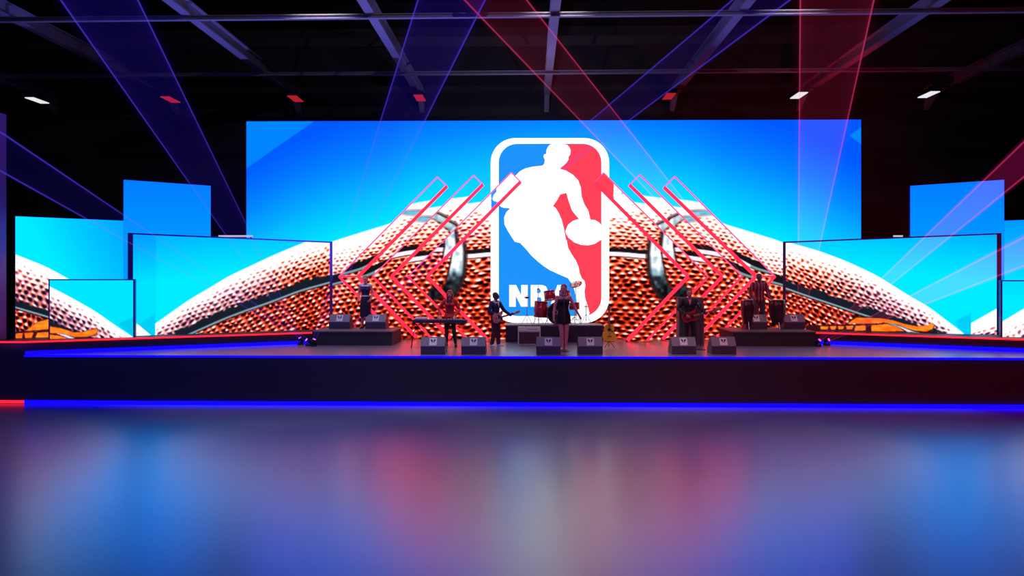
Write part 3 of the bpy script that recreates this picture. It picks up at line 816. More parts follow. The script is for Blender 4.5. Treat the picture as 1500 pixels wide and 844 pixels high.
bm = bmesh.new(); box(bm, (0, -.012, .65), (.05, .03, .5), tilt); obj('neck', bm, mat('neck_wood', (150, 110, 100), .45), r)
bm = bmesh.new(); prism(bm, [tilt @ Vector(q) for q in ((-.027, -.02, .89), (.027, -.02, .89), (.042, -.014, 1.03), (-.042, -.014, 1.03))], (0, .018, 0)); hs = obj('headstock', bm, M_wood, r)
for s in (-1, 1):
    for k in range(3):
        bm = bmesh.new(); tube(bm, [tilt @ Vector((s * .034, -.012, .925 + k * .035)), tilt @ Vector((s * .06, -.012, .925 + k * .035))], .008); obj('tuning_peg', bm, M_chrome, hs)
bm = bmesh.new()
for k in range(6): tube(bm, [tilt @ Vector(((k - 2.5) * .008, -.03, .13)), tilt @ Vector(((k - 2.5) * .007, -.03, .9))], .0012, 4)
obj('string', bm, M_chrome, r)

def electric_guitar(label, origin, M, bodycol, guardcol, neckL, bass=False):
    """local: body centre at origin, x along the neck, z up in body plane, -y front"""
    r = thing('bass_guitar' if bass else 'electric_guitar', label, 'guitar', origin)
    r.rotation_euler = M.to_euler()
    out = smooth_outline([(-.25, 0, .10), (-.14, 0, .165), (-.02, 0, .13), (.09, 0, .15), (.19, 0, .19), (.17, 0, .10), (.11, 0, .04), (.11, 0, -.04), (.16, 0, -.11), (.12, 0, -.16), (-.01, 0, -.125), (-.13, 0, -.165), (-.24, 0, -.10), (-.26, 0, 0)])
    bm = bmesh.new(); prism(bm, out, (0, .045, 0)); obj('body', bm, bodycol, r)
    g = smooth_outline([(-.12, -.004, .02), (-.05, -.004, .09), (.1, -.004, .11), (.11, -.004, -.03), (.1, -.004, -.1), (-.02, -.004, -.1), (-.14, -.004, -.11), (-.15, -.004, -.06)])
    bm = bmesh.new(); prism(bm, g, (0, .004, 0)); obj('pick_guard', bm, guardcol, r)
    for x in (-.06, .03):
        bm = bmesh.new(); box(bm, (x, -.008, 0), (.025, .014, .085), bev=.003); obj('pickup', bm, M_black, r)
    bm = bmesh.new(); box(bm, (-.14, -.01, 0), (.04, .016, .08)); obj('bridge', bm, M_chrome, r)
    for k in range(2):
        bm = bmesh.new(); lathe(bm, [(.013, 0), (.011, .02)], 10, Matrix.Translation((-.08 - k * .06, -.004, -.085)) @ Matrix.Rotation(PI / 2, 4, 'X')); obj('knob', bm, M_chrome, r)
    bm = bmesh.new(); box(bm, (.08 + neckL / 2, -.004, 0), (neckL, .026, .05)); obj('neck', bm, mat('maple_neck', (190, 140, 110), .4), r)
    x = .08 + neckL
    bm = bmesh.new(); prism(bm, [(x, -.01, -.03), (x + .05, -.01, -.045), (x + .2, -.01, -.01), (x + .2, -.01, .04), (x + .04, -.01, .04), (x, -.01, .028)], (0, .018, 0)); h = obj('headstock', bm, mat('maple_neck', (190, 140, 110), .4), r)
    for k in range(4):
        bm = bmesh.new(); tube(bm, [(x + .05 + k * .04, 0, .03), (x + .05 + k * .04, 0, .065)], .008); obj('tuning_peg', bm, M_chrome, h)
    bm = bmesh.new()
    for k in range(4): tube(bm, [(-.14, -.02, (k - 1.5) * .011), (x + .03, -.02, (k - 1.5) * .009)], .0014, 4)
    obj('string', bm, M_chrome, r)
    return r

# keyboard
M_key = mat('keyboard_shell', (58, 50, 66), .4)
yk = on_z(645, 509.5, H).y
pk = on_Y(645, 509.5, yk); pk.z = H
r = thing('keyboard_stand', 'black keyboard stand with splayed legs under the keyboard', 'stand', pk)
for s in (-1, 1):
    for e in (-1, 1):
        bm = bmesh.new(); x = s * (.66 if s < 0 else .3)
        tube(bm, [(x - .06 * e, 0, .70), (x + .13 * e, .02 * e, .45), (x + .16 * e, .22 * e, .012)], .016); obj('leg', bm, M_black, r)
    bm = bmesh.new(); box(bm, (s * .55, 0, .715), (.05, .36, .03)); obj('support_arm', bm, M_black, r)
bm = bmesh.new(); tube(bm, [(-.7, 0, .69), (.7, 0, .69)], .014); obj('crossbar', bm, M_black, r)
r = thing('keyboard', 'long dark keyboard on a stand before the red haired player', 'keyboard', pk + Vector((0, 0, .731)))
bm = bmesh.new(); box(bm, (0, 0, .05), (1.6, .36, .1), bev=.012); obj('case', bm, M_key, r)
bm = bmesh.new(); box(bm, (.02, .08, .104), (1.2, .15, .014), bev=.003); obj('white_keys', bm, mat('ivory', (220, 216, 210), .35), r)
bm = bmesh.new()
for k in range(50):
    if k % 7 in (0, 1, 3, 4, 5): box(bm, (-.56 + k * .0235, .05, .116), (.012, .09, .012))
obj('black_keys', bm, M_badgek, r)
bm = bmesh.new(); box(bm, (.1, -.1, .103), (.9, .09, .008)); pn = obj('control_panel', bm, M_panel, r)
for k in range(8):
    bm = bmesh.new(); lathe(bm, [(.012, 0), (.01, .02)], 8, Matrix.Translation((-.25 + k * .09, -.1, .105))); obj('knob', bm, M_black, pn)
r = thing('mixer', 'small pale mixer lying on the left end of the keyboard', 'mixer', pk + Vector((-.58, 0, .832)))
bm = bmesh.new(); prism(bm, [(-.16, -.14, 0), (-.16, .14, 0), (-.16, .14, .07), (-.16, -.14, .03)], (.34, 0, 0)); obj('case', bm, mat('pale_metal', (168, 160, 172), .4), r)
for k in range(5):
    bm = bmesh.new(); box(bm, (-.1 + k * .06, -.04, .052), (.012, .03, .02)); obj('fader', bm, M_black, r)

# mic stands
def mic_stand(label, p, h, boom):
    r = thing('microphone_stand', label, 'microphone stand', p)
    bm = bmesh.new(); lathe(bm, [(.0, 0), (.15, 0), (.15, .012), (.04, .03), (.015, .05), (0, .05)], 24); obj('base', bm, M_black, r)
    bm = bmesh.new(); tube(bm, [(0, 0, .03), (0, 0, h)], .011); obj('pole', bm, mat('dark_chrome', (90, 86, 92), .3, .9), r)
    bm = bmesh.new(); lathe(bm, [(.018, h * .55), (.02, h * .58), (.018, h * .61)], 12); obj('clutch', bm, M_black, r)
    b = Vector(boom)
    bm = bmesh.new(); tube(bm, [(0, 0, h), Vector((0, 0, h)) + b * .8], .01); obj('clip', bm, M_black, r)
    bm = bmesh.new(); c = Vector((0, 0, h)) + b
    tube(bm, [c - b.normalized() * .12, c], [.012, .02]); mic = obj('microphone', bm, M_black, r)
    bm = bmesh.new(); ellipsoid(bm, c + b.normalized() * .02, (.032, .032, .036)); obj('mesh_head', bm, mat('mic_mesh', (120, 120, 124), .4, .8), mic)
    return r
mic_stand('microphone stand on the floor right before the singer in black', on_z(826.5, 515, H), 1.36, (.0, .10, .10))
mic_stand('microphone stand beside the red guitar player', on_z(1026, 512.5, H), 1.2, (-.03, .10, .1))

# drum kit
M_shell = mat('drum_red_lacquer', (176, 22, 44), .25, noise=.08, coat=.6)
M_hoop = mat('hoop_pink_chrome', (214, 150, 160), .25, .8)
M_skin = mat('drum_head', (210, 180, 176), .5)
M_blackhead = mat('black_drum_head', (12, 11, 14), .35)
M_cym = mat('cymbal_bronze', (196, 150, 130), .3, .7)
def drum(root, M, rad, depth, shell_mat, lugs=6):
    bm = bmesh.new(); lathe(bm, [(rad, 0), (rad, depth)], 32, M); sh = obj('shell', bm, shell_mat, root, True)
    for z in (0, depth):
        bm = bmesh.new(); lathe(bm, [(rad - .004, z - .014), (rad + .012, z - .014), (rad + .012, z + .014), (rad - .004, z + .014)], 32, M); obj('hoop', bm, M_hoop, root)
        bm = bmesh.new(); lathe(bm, [(0, z - .006), (rad, z - .006), (rad, z + .006), (0, z + .006)], 32, M); obj('head', bm, M_skin, root)
    for k in range(lugs):
        a = 2 * PI * k / lugs + .3
        bm = bmesh.new(); tube(bm, [M @ Vector((math.cos(a) * (rad + .012), math.sin(a) * (rad + .012), z)) for z in (.02, depth - .02)], .007, 6); obj('lug', bm, M_chrome, sh)
YDR = yD + .15
def dpos(px, y=YDR): 
    q = on_Y(px, 450, y); q.z = ZD; return q
q = dpos(817.5, yD + .12)
r = thing('bass_drum', 'black headed bass drum with a pale ring mark on the drum riser', 'drum', q)
Mb = Matrix.Translation((0, 0, .365)) @ Matrix.Rotation(-PI / 2, 4, 'X')
bm = bmesh.new(); lathe(bm, [(.345, .0), (.345, .42)], 40, Mb); obj('shell', bm, M_shell, r, True)
for z in (0, .42):
    bm = bmesh.new(); lathe(bm, [(.34, z - .02), (.36, z - .02), (.36, z + .02), (.34, z + .02)], 40, Mb); obj('hoop', bm, M_hoop, r)
    bm = bmesh.new(); lathe(bm, [(0, z - .006), (.345, z - .006), (.345, z + .006), (0, z + .006)], 40, Mb); h_ = obj('head', bm, M_blackhead, r)
    if z == 0:
        bm = bmesh.new()
        tube(bm, [(-.1 + .075 * math.cos(2 * PI * k / 24), -.012, .41 + .075 * math.sin(2 * PI * k / 24)) for k in range(25)], .01, 6, False); obj('ring_mark', bm, mat('ring_pink', (222, 160, 172), .4), h_)
for s in (-1, 1):
    bm = bmesh.new(); tube(bm, [(s * .3, .05, .28), (s * .42, -.04, .01)], .011); obj('spur', bm, M_chrome, r)
for s, a in ((-1, .28), (1, -.22)):
    Mt = Matrix.Translation((-.02 + s * .225, .2, .80)) @ Matrix.Rotation(-a * .4, 4, 'Y') @ Matrix.Rotation(-.18, 4, 'X')
    bm = bmesh.new(); tube(bm, [(s * .05, .2, .70), (s * .05, .2, .92), (s * .1, .2, .94)], .014); obj('tom_mount', bm, M_chrome, r)
    bm = bmesh.new(); lathe(bm, [(.185, 0), (.185, .28)], 32, Mt); tm = obj('mounted_tom', bm, M_shell, r, True)
    for z in (0, .28):
        bm = bmesh.new(); lathe(bm, [(.18, z - .012), (.197, z - .012), (.197, z + .012), (.18, z + .012)], 32, Mt); obj('hoop', bm, M_hoop, tm)
        bm = bmesh.new(); lathe(bm, [(0, z - .005), (.183, z - .005), (.183, z + .005), (0, z + .005)], 32, Mt); obj('head', bm, M_skin, tm)
q = dpos(791.5, YDR + .3)
r = thing('floor_tom', 'large red floor tom on legs left of the bass drum', 'drum', q)
drum(r, Matrix.Translation((0, 0, .24)) @ Matrix.Rotation(.06, 4, 'Y'), .215, .5, M_shell, 8)
for a in (100, 220, 340):
    a = math.radians(a); bm = bmesh.new(); tube(bm, [(math.cos(a) * .235, math.sin(a) * .235, .45), (math.cos(a) * .24, math.sin(a) * .24, .1), (math.cos(a) * .27, math.sin(a) * .27, .008)], .009); obj('leg', bm, M_chrome, r)
q = dpos(841.5, YDR + .25)
r = thing('snare_drum', 'shallow red drum on a folding stand right of the singer', 'drum', q)
drum(r, Matrix.Translation((0, 0, .50)) @ Matrix.Rotation(-.06, 4, 'Y'), .165, .2, M_shell, 6)
bm = bmesh.new()
tube(bm, [(0, 0, .06), (0, 0, .46)], .012); obj('pole', bm, M_chrome, r)
for k in range(3):
    a = 2 * PI * k / 3 + .5; bm = bmesh.new(); tube(bm, [(0, 0, .25), (math.cos(a) * .24, math.sin(a) * .24, .012)], .009); obj('leg', bm, M_chrome, r)
    bm = bmesh.new(); tube(bm, [(0, 0, .42), (math.cos(a) * .15, math.sin(a) * .15, .49)], .008); obj('basket_arm', bm, M_chrome, r)
def cymbal_stand(name, label, px, dy, h, crad, tilt, two=False):
    q = dpos(px, YDR + dy)
    r = thing(name, label, 'cymbal', q)
    bm = bmesh.new(); tube(bm, [(0, 0, .1), (0, 0, h + .04)], .01); obj('pole', bm, M_chrome, r)
    for k in range(3):
        a = 2 * PI * k / 3 + .5 + PI / 3
        bm = bmesh.new(); tube(bm, [(0, 0, .32), (math.cos(a) * .2, math.sin(a) * .2, .01)], .008); obj('leg', bm, M_chrome, r)
        bm = bmesh.new(); tube(bm, [(0, 0, .12), (math.cos(a) * .12, math.sin(a) * .12, .14)], .006); obj('brace', bm, M_chrome, r)
    for k in range(2 if two else 1):
        Mc = Matrix.Translation((0, 0, h + .05 * k)) @ Matrix.Rotation(tilt[0], 4, 'X') @ Matrix.Rotation(tilt[1], 4, 'Y')
        if k == 1: Mc = Mc @ Matrix.Scale(-1, 4, (0, 0, 1)) 
        bm = bmesh.new(); lathe(bm, [(crad, 0), (crad * .6, .018), (crad * .22, .03), (crad * .16, .05), (.0, .06), (0, .055), (crad * .15, .045), (crad * .2, .025), (crad * .6, .013), (crad, -.004)], 36, Mc); obj('cymbal', bm, M_cym, r, True)
    bm = bmesh.new(); lathe(bm, [(.012, h + .07), (.018, h + .08), (.012, h + .1)], 10); obj('wing_nut', bm, M_black, r)
cymbal_stand('crash_cymbal', 'pinkish crash cymbal tilted high on a stand right of the drums', 843.5, .58, 1.30, .215, (.5, -.3))
cymbal_stand('hi_hat', 'hi-hat on a tripod stand at the left of the drum riser', 772, .4, .84, .13, (0, .02), True)
cymbal_stand('splash_cymbal', 'thin cymbal stand rising behind the floor tom', 788.5, .62, 1.14, .06, (.1, 0))
cymbal_stand('ride_cymbal', 'low cymbal stand at the right end of the drum riser', 858.5, .5, .56, .09, (.05, .1))

# congas
def conga(label, px, rad, h, Y):
    q = on_Y(px, 450, Y); q.z = H + .45
    r = thing('conga', label, 'drum', q)
    M_c = mat('conga_dark_wood', (52, 14, 22), .4, noise=.2, nscale=6, coat=.3)
    bm = bmesh.new(); z0 = .16
    lathe(bm, [(rad * .58, z0), (rad * .7, z0 + .1), (rad * .92, z0 + h * .35), (rad * 1.04, z0 + h * .6), (rad, z0 + h * .8), (rad * .9, z0 + h)], 32); obj('shell', bm, M_c, r, True)
    bm = bmesh.new(); lathe(bm, [(rad * .88, z0 + h - .03), (rad * .96, z0 + h - .03), (rad * .96, z0 + h), (rad * .88, z0 + h)], 32); obj('rim', bm, M_chrome, r)
    bm = bmesh.new(); lathe(bm, [(0, z0 + h - .005), (rad * .9, z0 + h - .005), (rad * .88, z0 + h + .008), (0, z0 + h + .012)], 32); obj('head', bm, M_skin, r)
    for k in range(6):
        a = 2 * PI * k / 6; bm = bmesh.new(); tube(bm, [(math.cos(a) * rad * .97, math.sin(a) * rad * .97, z0 + h - .02), (math.cos(a) * rad * 1.05, math.sin(a) * rad * 1.05, z0 + h * .76)], .008, 6); obj('tension_rod', bm, M_chrome, r)
    for k in range(3):
        a = 2 * PI * k / 3 + .5; bm = bmesh.new(); tube(bm, [(math.cos(a) * rad * .6, math.sin(a) * rad * .6, z0 + .08), (math.cos(a) * rad * .95, math.sin(a) * rad * .95, .01)], .011); obj('leg', bm, M_chrome, r)
conga('dark conga left of the striped shirt man on the right riser', 1095, .2, .76, yR + .85)
conga('dark conga right of the striped shirt man beside the screen edge', 1138.5, .25, .76, yR + .75)

# ------------------------------------------------------------------ people
def hand(bm, wrist, d, n, h, curl=.5, side=1):
    """wrist point, direction of the palm, palm normal (towards which the fingers curl)"""
    d = Vector(d).normalized(); n = Vector(n); n = (n - d * n.dot(d)).normalized(); s = d.cross(n) * side
    L = .105 * h
    capsule(bm, wrist, wrist + d * L * .45, .015 * h, .019 * h)
    for k in (-1, 0, 1): capsule(bm, wrist + d * L * .15 + s * k * .007 * h, wrist + d * L * .5 + s * k * .012 * h, .010 * h, .0085 * h)
    for k, ln in enumerate((.40, .46, .43, .34)):
        b = wrist + d * L * .5 + s * (1.5 - k) * .0115 * h
        c1 = b + (d * math.cos(curl * .6) + n * math.sin(curl * .6)) * L * ln * .5
        c2 = c1 + (d * math.cos(curl * 1.7) + n * math.sin(curl * 1.7)) * L * ln * .5
        capsule(bm, b, c1, .0058 * h, .0054 * h, 8); capsule(bm, c1, c2, .0054 * h, .0045 * h, 8)
    b = wrist + d * L * .18 + s * .014 * h
    c1 = b + (d * .6 + s * .7 + n * .25).normalized() * L * .28; c2 = c1 + (d * .85 + s * .2 + n * .4).normalized() * L * .26
    capsule(bm, b, c1, .0068 * h, .006 * h, 8); capsule(bm, c1, c2, .006 * h, .005 * h, 8)

def person(label, loc, rotz, h, J, skin, outfit, hair, female=False, headturn=0):
    """J: joints in units of height; x to the figure's left (+x), -y forward"""
    r = thing('person', label, 'person', loc, rotz)
    D = dict(hipL=(.052, 0, .52), hipR=(-.052, 0, .52), kneeL=(.058, -.012, .285), kneeR=(-.058, -.012, .285), ankL=(.06, .012, .045), ankR=(-.06, .012, .045),
             shL=(.108, .005, .805), shR=(-.108, .005, .805), elL=(.15, .01, .64), elR=(-.15, .01, .64), wrL=(.16, -.03, .50), wrR=(-.16, -.03, .50), hdL=(0, -.1, -1), hdR=(0, -.1, -1),
             nL=(-1, 0, 0), nR=(1, 0, 0), cuL=.5, cuR=.5, toeL=(.2, -1, 0), toeR=(-.2, -1, 0), lift=0)
    if female: D.update(shL=(.094, .005, .8), shR=(-.094, .005, .8), elL=(.125, .01, .64), elR=(-.125, .01, .64), wrL=(.14, -.03, .50), wrR=(-.14, -.03, .50))
    D.update(J)
    V = {k: Vector(v) * h for k, v in D.items() if isinstance(v, tuple) and k[:2] not in ('hd', 'nL', 'nR', 'to')}
    g = .92 if female else 1.0
    # head frame
    HT = Matrix.Translation((0, -.012 * h, .93 * h)) @ Matrix.Rotation(headturn, 4, 'Z')
    def torso(bm, e=0, low=True, chest=True):
        e = e * 1.0
        if chest:
            ellipsoid(bm, (0, 0, .745 * h), (.098 * h * g + e, .066 * h + e, .085 * h + e))
            ellipsoid(bm, (0, .004 * h, .80 * h), (.095 * h * g + e, .046 * h + e, .03 * h + e))
            if female:
                for s in (-1, 1): ellipsoid(bm, (s * .042 * h, -.052 * h, .735 * h), (.034 * h + e, .032 * h + e, .034 * h + e))
            ellipsoid(bm, (0, .002 * h, .66 * h), (.077 * h * g + e, .058 * h + e, .09 * h + e))
        if low:
            ellipsoid(bm, (0, .004 * h, .60 * h), (.08 * h * g + e, .06 * h + e, .06 * h + e))
            ellipsoid(bm, (0, .008 * h, .545 * h), (.093 * h + e, .07 * h + e, .062 * h + e))
    def arm(bm, s, e=0, to=1.0):
        sh, el, wr = V['sh' + s], V['el' + s], V['wr' + s]
        capsule(bm, sh, el, .032 * h * g + e, .024 * h * g + e)
        if to > .5: capsule(bm, el, el.lerp(wr, (to - .5) * 2), .0245 * h * g + e, .017 * h * g + e)
    def leg(bm, s, e=0, to=1.0, flare=0):
        hp, kn, an = V['hip' + s], V['knee' + s], V['ank' + s]
        capsule(bm, hp, kn, .053 * h + e, .034 * h + e + flare * .3)
        capsule(bm, kn, kn.lerp(an, .35), .034 * h + e, .034 * h + e + flare * .6)
        capsule(bm, kn.lerp(an, .3), kn.lerp(an, to), .034 * h + e, .020 * h + e + flare)
    bm = bmesh.new()
    torso(bm)
    for s in 'LR':
        arm(bm, s); leg(bm, s)
        hand(bm, V['wr' + s], D['hd' + s], D['n' + s], h, D['cu' + s], 1 if s == 'L' else -1)
        a = V['ank' + s]; td = Vector(D['toe' + s]).normalized()
        capsule(bm, a + Vector((0, 0, -.018 * h)) - td * .015 * h, a + td * .085 * h + Vector((0, 0, -.032 * h)), .02 * h, .013 * h)
    capsule(bm, (0, .004 * h, .81 * h), HT @ Vector((0, .012 * h, -.03 * h)), .034 * h * g, .029 * h * g)
    ellipsoid(bm, (0, .006 * h, .012 * h), (.046 * h, .056 * h, .052 * h), HT)
    ellipsoid(bm, (0, -.012 * h, -.025 * h), (.036 * h, .04 * h, .042 * h), HT)
    ellipsoid(bm, (0, -.034 * h, -.048 * h), (.017 * h, .016 * h, .014 * h), HT)
    capsule(bm, HT @ Vector((0, -.05 * h, .004 * h)), HT @ Vector((0, -.061 * h, -.018 * h)), .0045 * h, .0085 * h, 8)
    for s in (-1, 1):
        ellipsoid(bm, (s * .046 * h, .006 * h, -.008 * h), (.006 * h, .012 * h, .018 * h), HT)
        capsule(bm, HT @ Vector((s * .010 * h, -.049 * h, .013 * h)), HT @ Vector((s * .03 * h, -.042 * h, .014 * h)), .004 * h, .0035 * h, 8)
    ellipsoid(bm, (0, -.05 * h, -.034 * h), (.014 * h, .006 * h, .0045 * h), HT)
    body = obj('body', remesh(bm, .0068, 3), skin, r)
    for s in (-1, 1):
        bm = bmesh.new(); ellipsoid(bm, (s * .018 * h, -.0455 * h, .0 * h), (.0075 * h, .004 * h, .0045 * h), HT, 10); obj('eye', bm, mat('eye_dark', (30, 22, 22), .2), body)
    bm = bmesh.new(); ellipsoid(bm, (0, -.0545 * h, -.034 * h), (.012 * h, .004 * h, .004 * h), HT, 10); obj('mouth', bm, mat('lips', (150, 60, 64), .5), body)
    # hair
    bm = bmesh.new()
    ellipsoid(bm, (0, .016 * h, .026 * h), (.051 * h, .056 * h, .048 * h), HT)
    if hair[1] == 'bob':
        for s in (-1, 1):
            ellipsoid(bm, (s * .046 * h, .008 * h, -.02 * h), (.02 * h, .034 * h, .05 * h), HT)
            ellipsoid(bm, (s * .042 * h, .0 * h, -.06 * h), (.02 * h, .03 * h, .03 * h), HT)
        ellipsoid(bm, (0, .036 * h, -.025 * h), (.05 * h, .034 * h, .06 * h), HT)
        ellipsoid(bm, (0, -.034 * h, .036 * h), (.038 * h, .02 * h, .016 * h), HT)
    elif hair[1] == 'bun':
        ellipsoid(bm, (0, .055 * h, .035 * h), (.03 * h, .03 * h, .03 * h), HT); ellipsoid(bm, (0, .03 * h, -.015 * h), (.046 * h, .036 * h, .04 * h), HT)
    elif hair[1] == 'side':
        ellipsoid(bm, (.045 * h, .0, -.03 * h), (.02 * h, .034 * h, .06 * h), HT); ellipsoid(bm, (.05 * h, -.006 * h, -.08 * h), (.022 * h, .026 * h, .05 * h), HT)
        ellipsoid(bm, (0, .034 * h, -.03 * h), (.048 * h, .036 * h, .06 * h), HT)
    else:
        ellipsoid(bm, (0, .034 * h, -.012 * h), (.046 * h, .03 * h, .035 * h), HT)
    obj('hair', remesh(bm, .009, 3), hair[0], r)
    # clothes
    for it in outfit:
        kind, m = it[0], it[1]
        opt = it[2] if len(it) > 2 else {}
        bm = bmesh.new(); e = opt.get('e', .012)
        if kind in ('jacket', 'shirt'):
            torso(bm, e, low=True)
            if 'hem' in opt: ellipsoid(bm, (0, .006 * h, .52 * h), (.1 * h + e, .078 * h + e, .07 * h))
            for s in 'LR': arm(bm, s, e, opt.get('to', .97))
            for s in (-1, 1): capsule(bm, (s * .03 * h, .02 * h, .845 * h), (s * .09 * h, .004 * h, .815 * h), .014 * h, .022 * h)
        elif kind == 'top':
            torso(bm, e, low=True)
        elif kind == 'trousers':
            ellipsoid(bm, (0, .008 * h, .55 * h), (.094 * h + e, .072 * h + e, .066 * h + e))
            for s in 'LR': leg(bm, s, e, .96, opt.get('flare', .006))
        elif kind == 'leggings':
            for s in 'LR': leg(bm, s, .006, .97)
            ellipsoid(bm, (0, .008 * h, .53 * h), (.094 * h + .006, .072 * h + .006, .06 * h))
        elif kind == 'dress':
            pr = [(.078, .775), (.084, .74), (.075, .69), (.066, .63), (.082, .57), (.096, .52), (.1, .45), (.1, opt.get('z', .40))]
            lathe(bm, [(a * h + .004, z * h) for a, z in pr], 28, Matrix.Diagonal((1.08, .82, 1, 1)))
            for s in (-1, 1): ellipsoid(bm, (s * .042 * h, -.052 * h, .735 * h), (.036 * h + .004, .036 * h, .036 * h))
        elif kind == 'skirt':
            lathe(bm, [(.07 * h, .63 * h), (.09 * h, .57 * h), (.103 * h, .52 * h), (.108 * h, opt.get('z', .3) * h)], 28, Matrix.Diagonal((1, .85, 1, 1)))
        elif kind == 'belt':
            lathe(bm, [(.072 * h, .605 * h), (.089 * h, .605 * h), (.089 * h, .63 * h), (.072 * h, .63 * h)], 28, Matrix.Diagonal((1, .82, 1, 1)))
            obj('belt', bm, m, r); continue
        elif kind == 'collar':
            for s in (-1, 1): capsule(bm, (s * .028 * h, .0, .845 * h), (s * .10 * h, .0, .815 * h), .020 * h, .032 * h)
            ellipsoid(bm, (0, .0, .80 * h), (.09 * h, .064 * h, .03 * h))
            obj('collar', remesh(bm, .01, 3), m, r); continue
        elif kind == 'lapels':
            for s in (-1, 1):
                prism(bm, [(s * .008 * h, -.086 * h, .66 * h), (s * .05 * h, -.074 * h, .80 * h), (s * .03 * h, -.06 * h, .835 * h), (0, -.084 * h, .70 * h)], (0, .012, 0))
            obj('lapel', bm, m, r); continue
        elif kind == 'vee':
            prism(bm, [(-.026 * h, -.0615 * h, .825 * h), (.026 * h, -.0615 * h, .825 * h), (0, -.083 * h, .725 * h)], (0, .012, 0))
            obj('shirt_front', bm, m, r); continue
        elif kind == 'shoes':
            for s in 'LR':
                bm = bmesh.new()
                a = V['ank' + s]; td = Vector(D['toe' + s]).normalized()
                capsule(bm, a + Vector((0, 0, -.022 * h)) - td * .02 * h, a + td * .09 * h + Vector((0, 0, -.033 * h)), .024 * h, .016 * h)
                box(bm, a + td * .035 * h + Vector((0, 0, -.040 * h)), (.035 * h, .035 * h, .01 * h))
                obj('shoe', remesh(bm, .01, 2), m, r)
            continue
        elif kind == 'scarf':
            lathe(bm, [(.032 * h, .82 * h), (.05 * h, .825 * h), (.052 * h, .85 * h), (.036 * h, .872 * h), (.03 * h, .865 * h)], 20)
            obj('scarf', bm, m, r, True); continue
        nm = {'jacket': 'jacket', 'shirt': 'shirt', 'top': 'top', 'trousers': 'trousers', 'leggings': 'leggings', 'dress': 'dress', 'skirt': 'skirt'}[kind]
        obj(nm, remesh(bm, .0095, 3), m, r)
    return r, V

S_pink = mat('skin_light', (214, 140, 130), .5)
S_mid = mat('skin_tan', (178, 106, 92), .5)
S_dark = mat('skin_deep', (96, 56, 52), .5)
M_navy = mat('navy_cloth', (34, 32, 84), .8, noise=.15, nscale=40)
M_navyd = mat('dark_navy_cloth', (26, 20, 48), .8, noise=.15, nscale=40)
M_redj = mat('red_cloth', (190, 16, 30), .7, noise=.12, nscale=40)
M_blackc = mat('black_cloth', (16, 14, 18), .75, noise=.2, nscale=40)
M_maroon = mat('maroon_cloth', (72, 26, 44), .8, noise=.15, nscale=40)
M_whitec = mat('white_cloth', (226, 218, 222), .7)
M_greyc = mat('grey_cloth', (82, 66, 84), .8)
M_redhair = mat('red_hair', (158, 28, 22), .5, noise=.3, nscale=60)
M_ginger = mat('ginger_hair', (166, 84, 40), .5, noise=.3, nscale=60)
M_darkhair = mat('dark_hair', (30, 20, 20), .5, noise=.3, nscale=60)
M_greyhair = mat('cropped_hair', (70, 66, 66), .7, noise=.3, nscale=90)
def stripes(name, a, b, sc):
    m = mat(name, a, .75); nt = m.node_tree; bs = nt.nodes['Principled BSDF']
    tc = nt.nodes.new('ShaderNodeTexCoord'); w = nt.nodes.new('ShaderNodeTexWave'); w.wave_type = 'BANDS'; w.bands_direction = 'X'
    w.inputs['Scale'].default_value = sc; w.inputs['Distortion'].default_value = .4
    rp = nt.nodes.new('ShaderNodeValToRGB'); rp.color_ramp.elements[0].position = .45; rp.color_ramp.elements[1].position = .55
    rp.color_ramp.elements[0].color = col(*a); rp.color_ramp.elements[1].color = col(*b)
    nt.links.new(tc.outputs['Object'], w.inputs['Vector']); nt.links.new(w.outputs['Fac'], rp.inputs[0]); nt.links.new(rp.outputs[0], bs.inputs['Base Color'])
    return m
M_stripe = stripes('striped_shirt_cloth', (66, 30, 42), (160, 70, 86), 3.2)
M_scarf = stripes('striped_scarf_cloth', (24, 22, 30), (214, 208, 216), 6)

# woman on left riser
p = on_Y(535.5, 450, yL + 1.12); p.z = ZR
person('person in a navy sleeveless top and white belt standing on the left riser', p, 0, 1.68, dict(wrL=(.12, -.07, .56), wrR=(-.12, -.07, .56), elL=(.135, .015, .67), elR=(-.135, .015, .67), hdL=(-.4, -.5, -.6), hdR=(.4, -.5, -.6)), S_pink,
       [('top', M_navy), ('collar', M_whitec), ('belt', M_whitec), ('skirt', M_navyd, dict(z=.22)), ('shoes', M_blackc)], (M_ginger, 'short'), True)
# keyboard player
p = on_Y(659, 450, yk + .42); p.z = H
person('person with red bobbed hair in a red jacket playing the keyboard', p, 0, 1.70, dict(elR=(-.19, -.01, .67), wrR=(-.165, -.12, .545), elL=(.165, .01, .645), wrL=(.10, -.13, .535), hdR=(.1, -.9, -.3), hdL=(-.1, -.9, -.3), nR=(0, -.2, -1), nL=(0, -.2, -1), kneeL=(.075, -.02, .285), ankL=(.10, .0, .045)), S_pink,
       [('leggings', M_blackc), ('jacket', M_redj, dict(e=.016, hem=1)), ('lapels', M_blackc), ('vee', M_maroon), ('shoes', M_blackc)], (M_redhair, 'bob'), True)
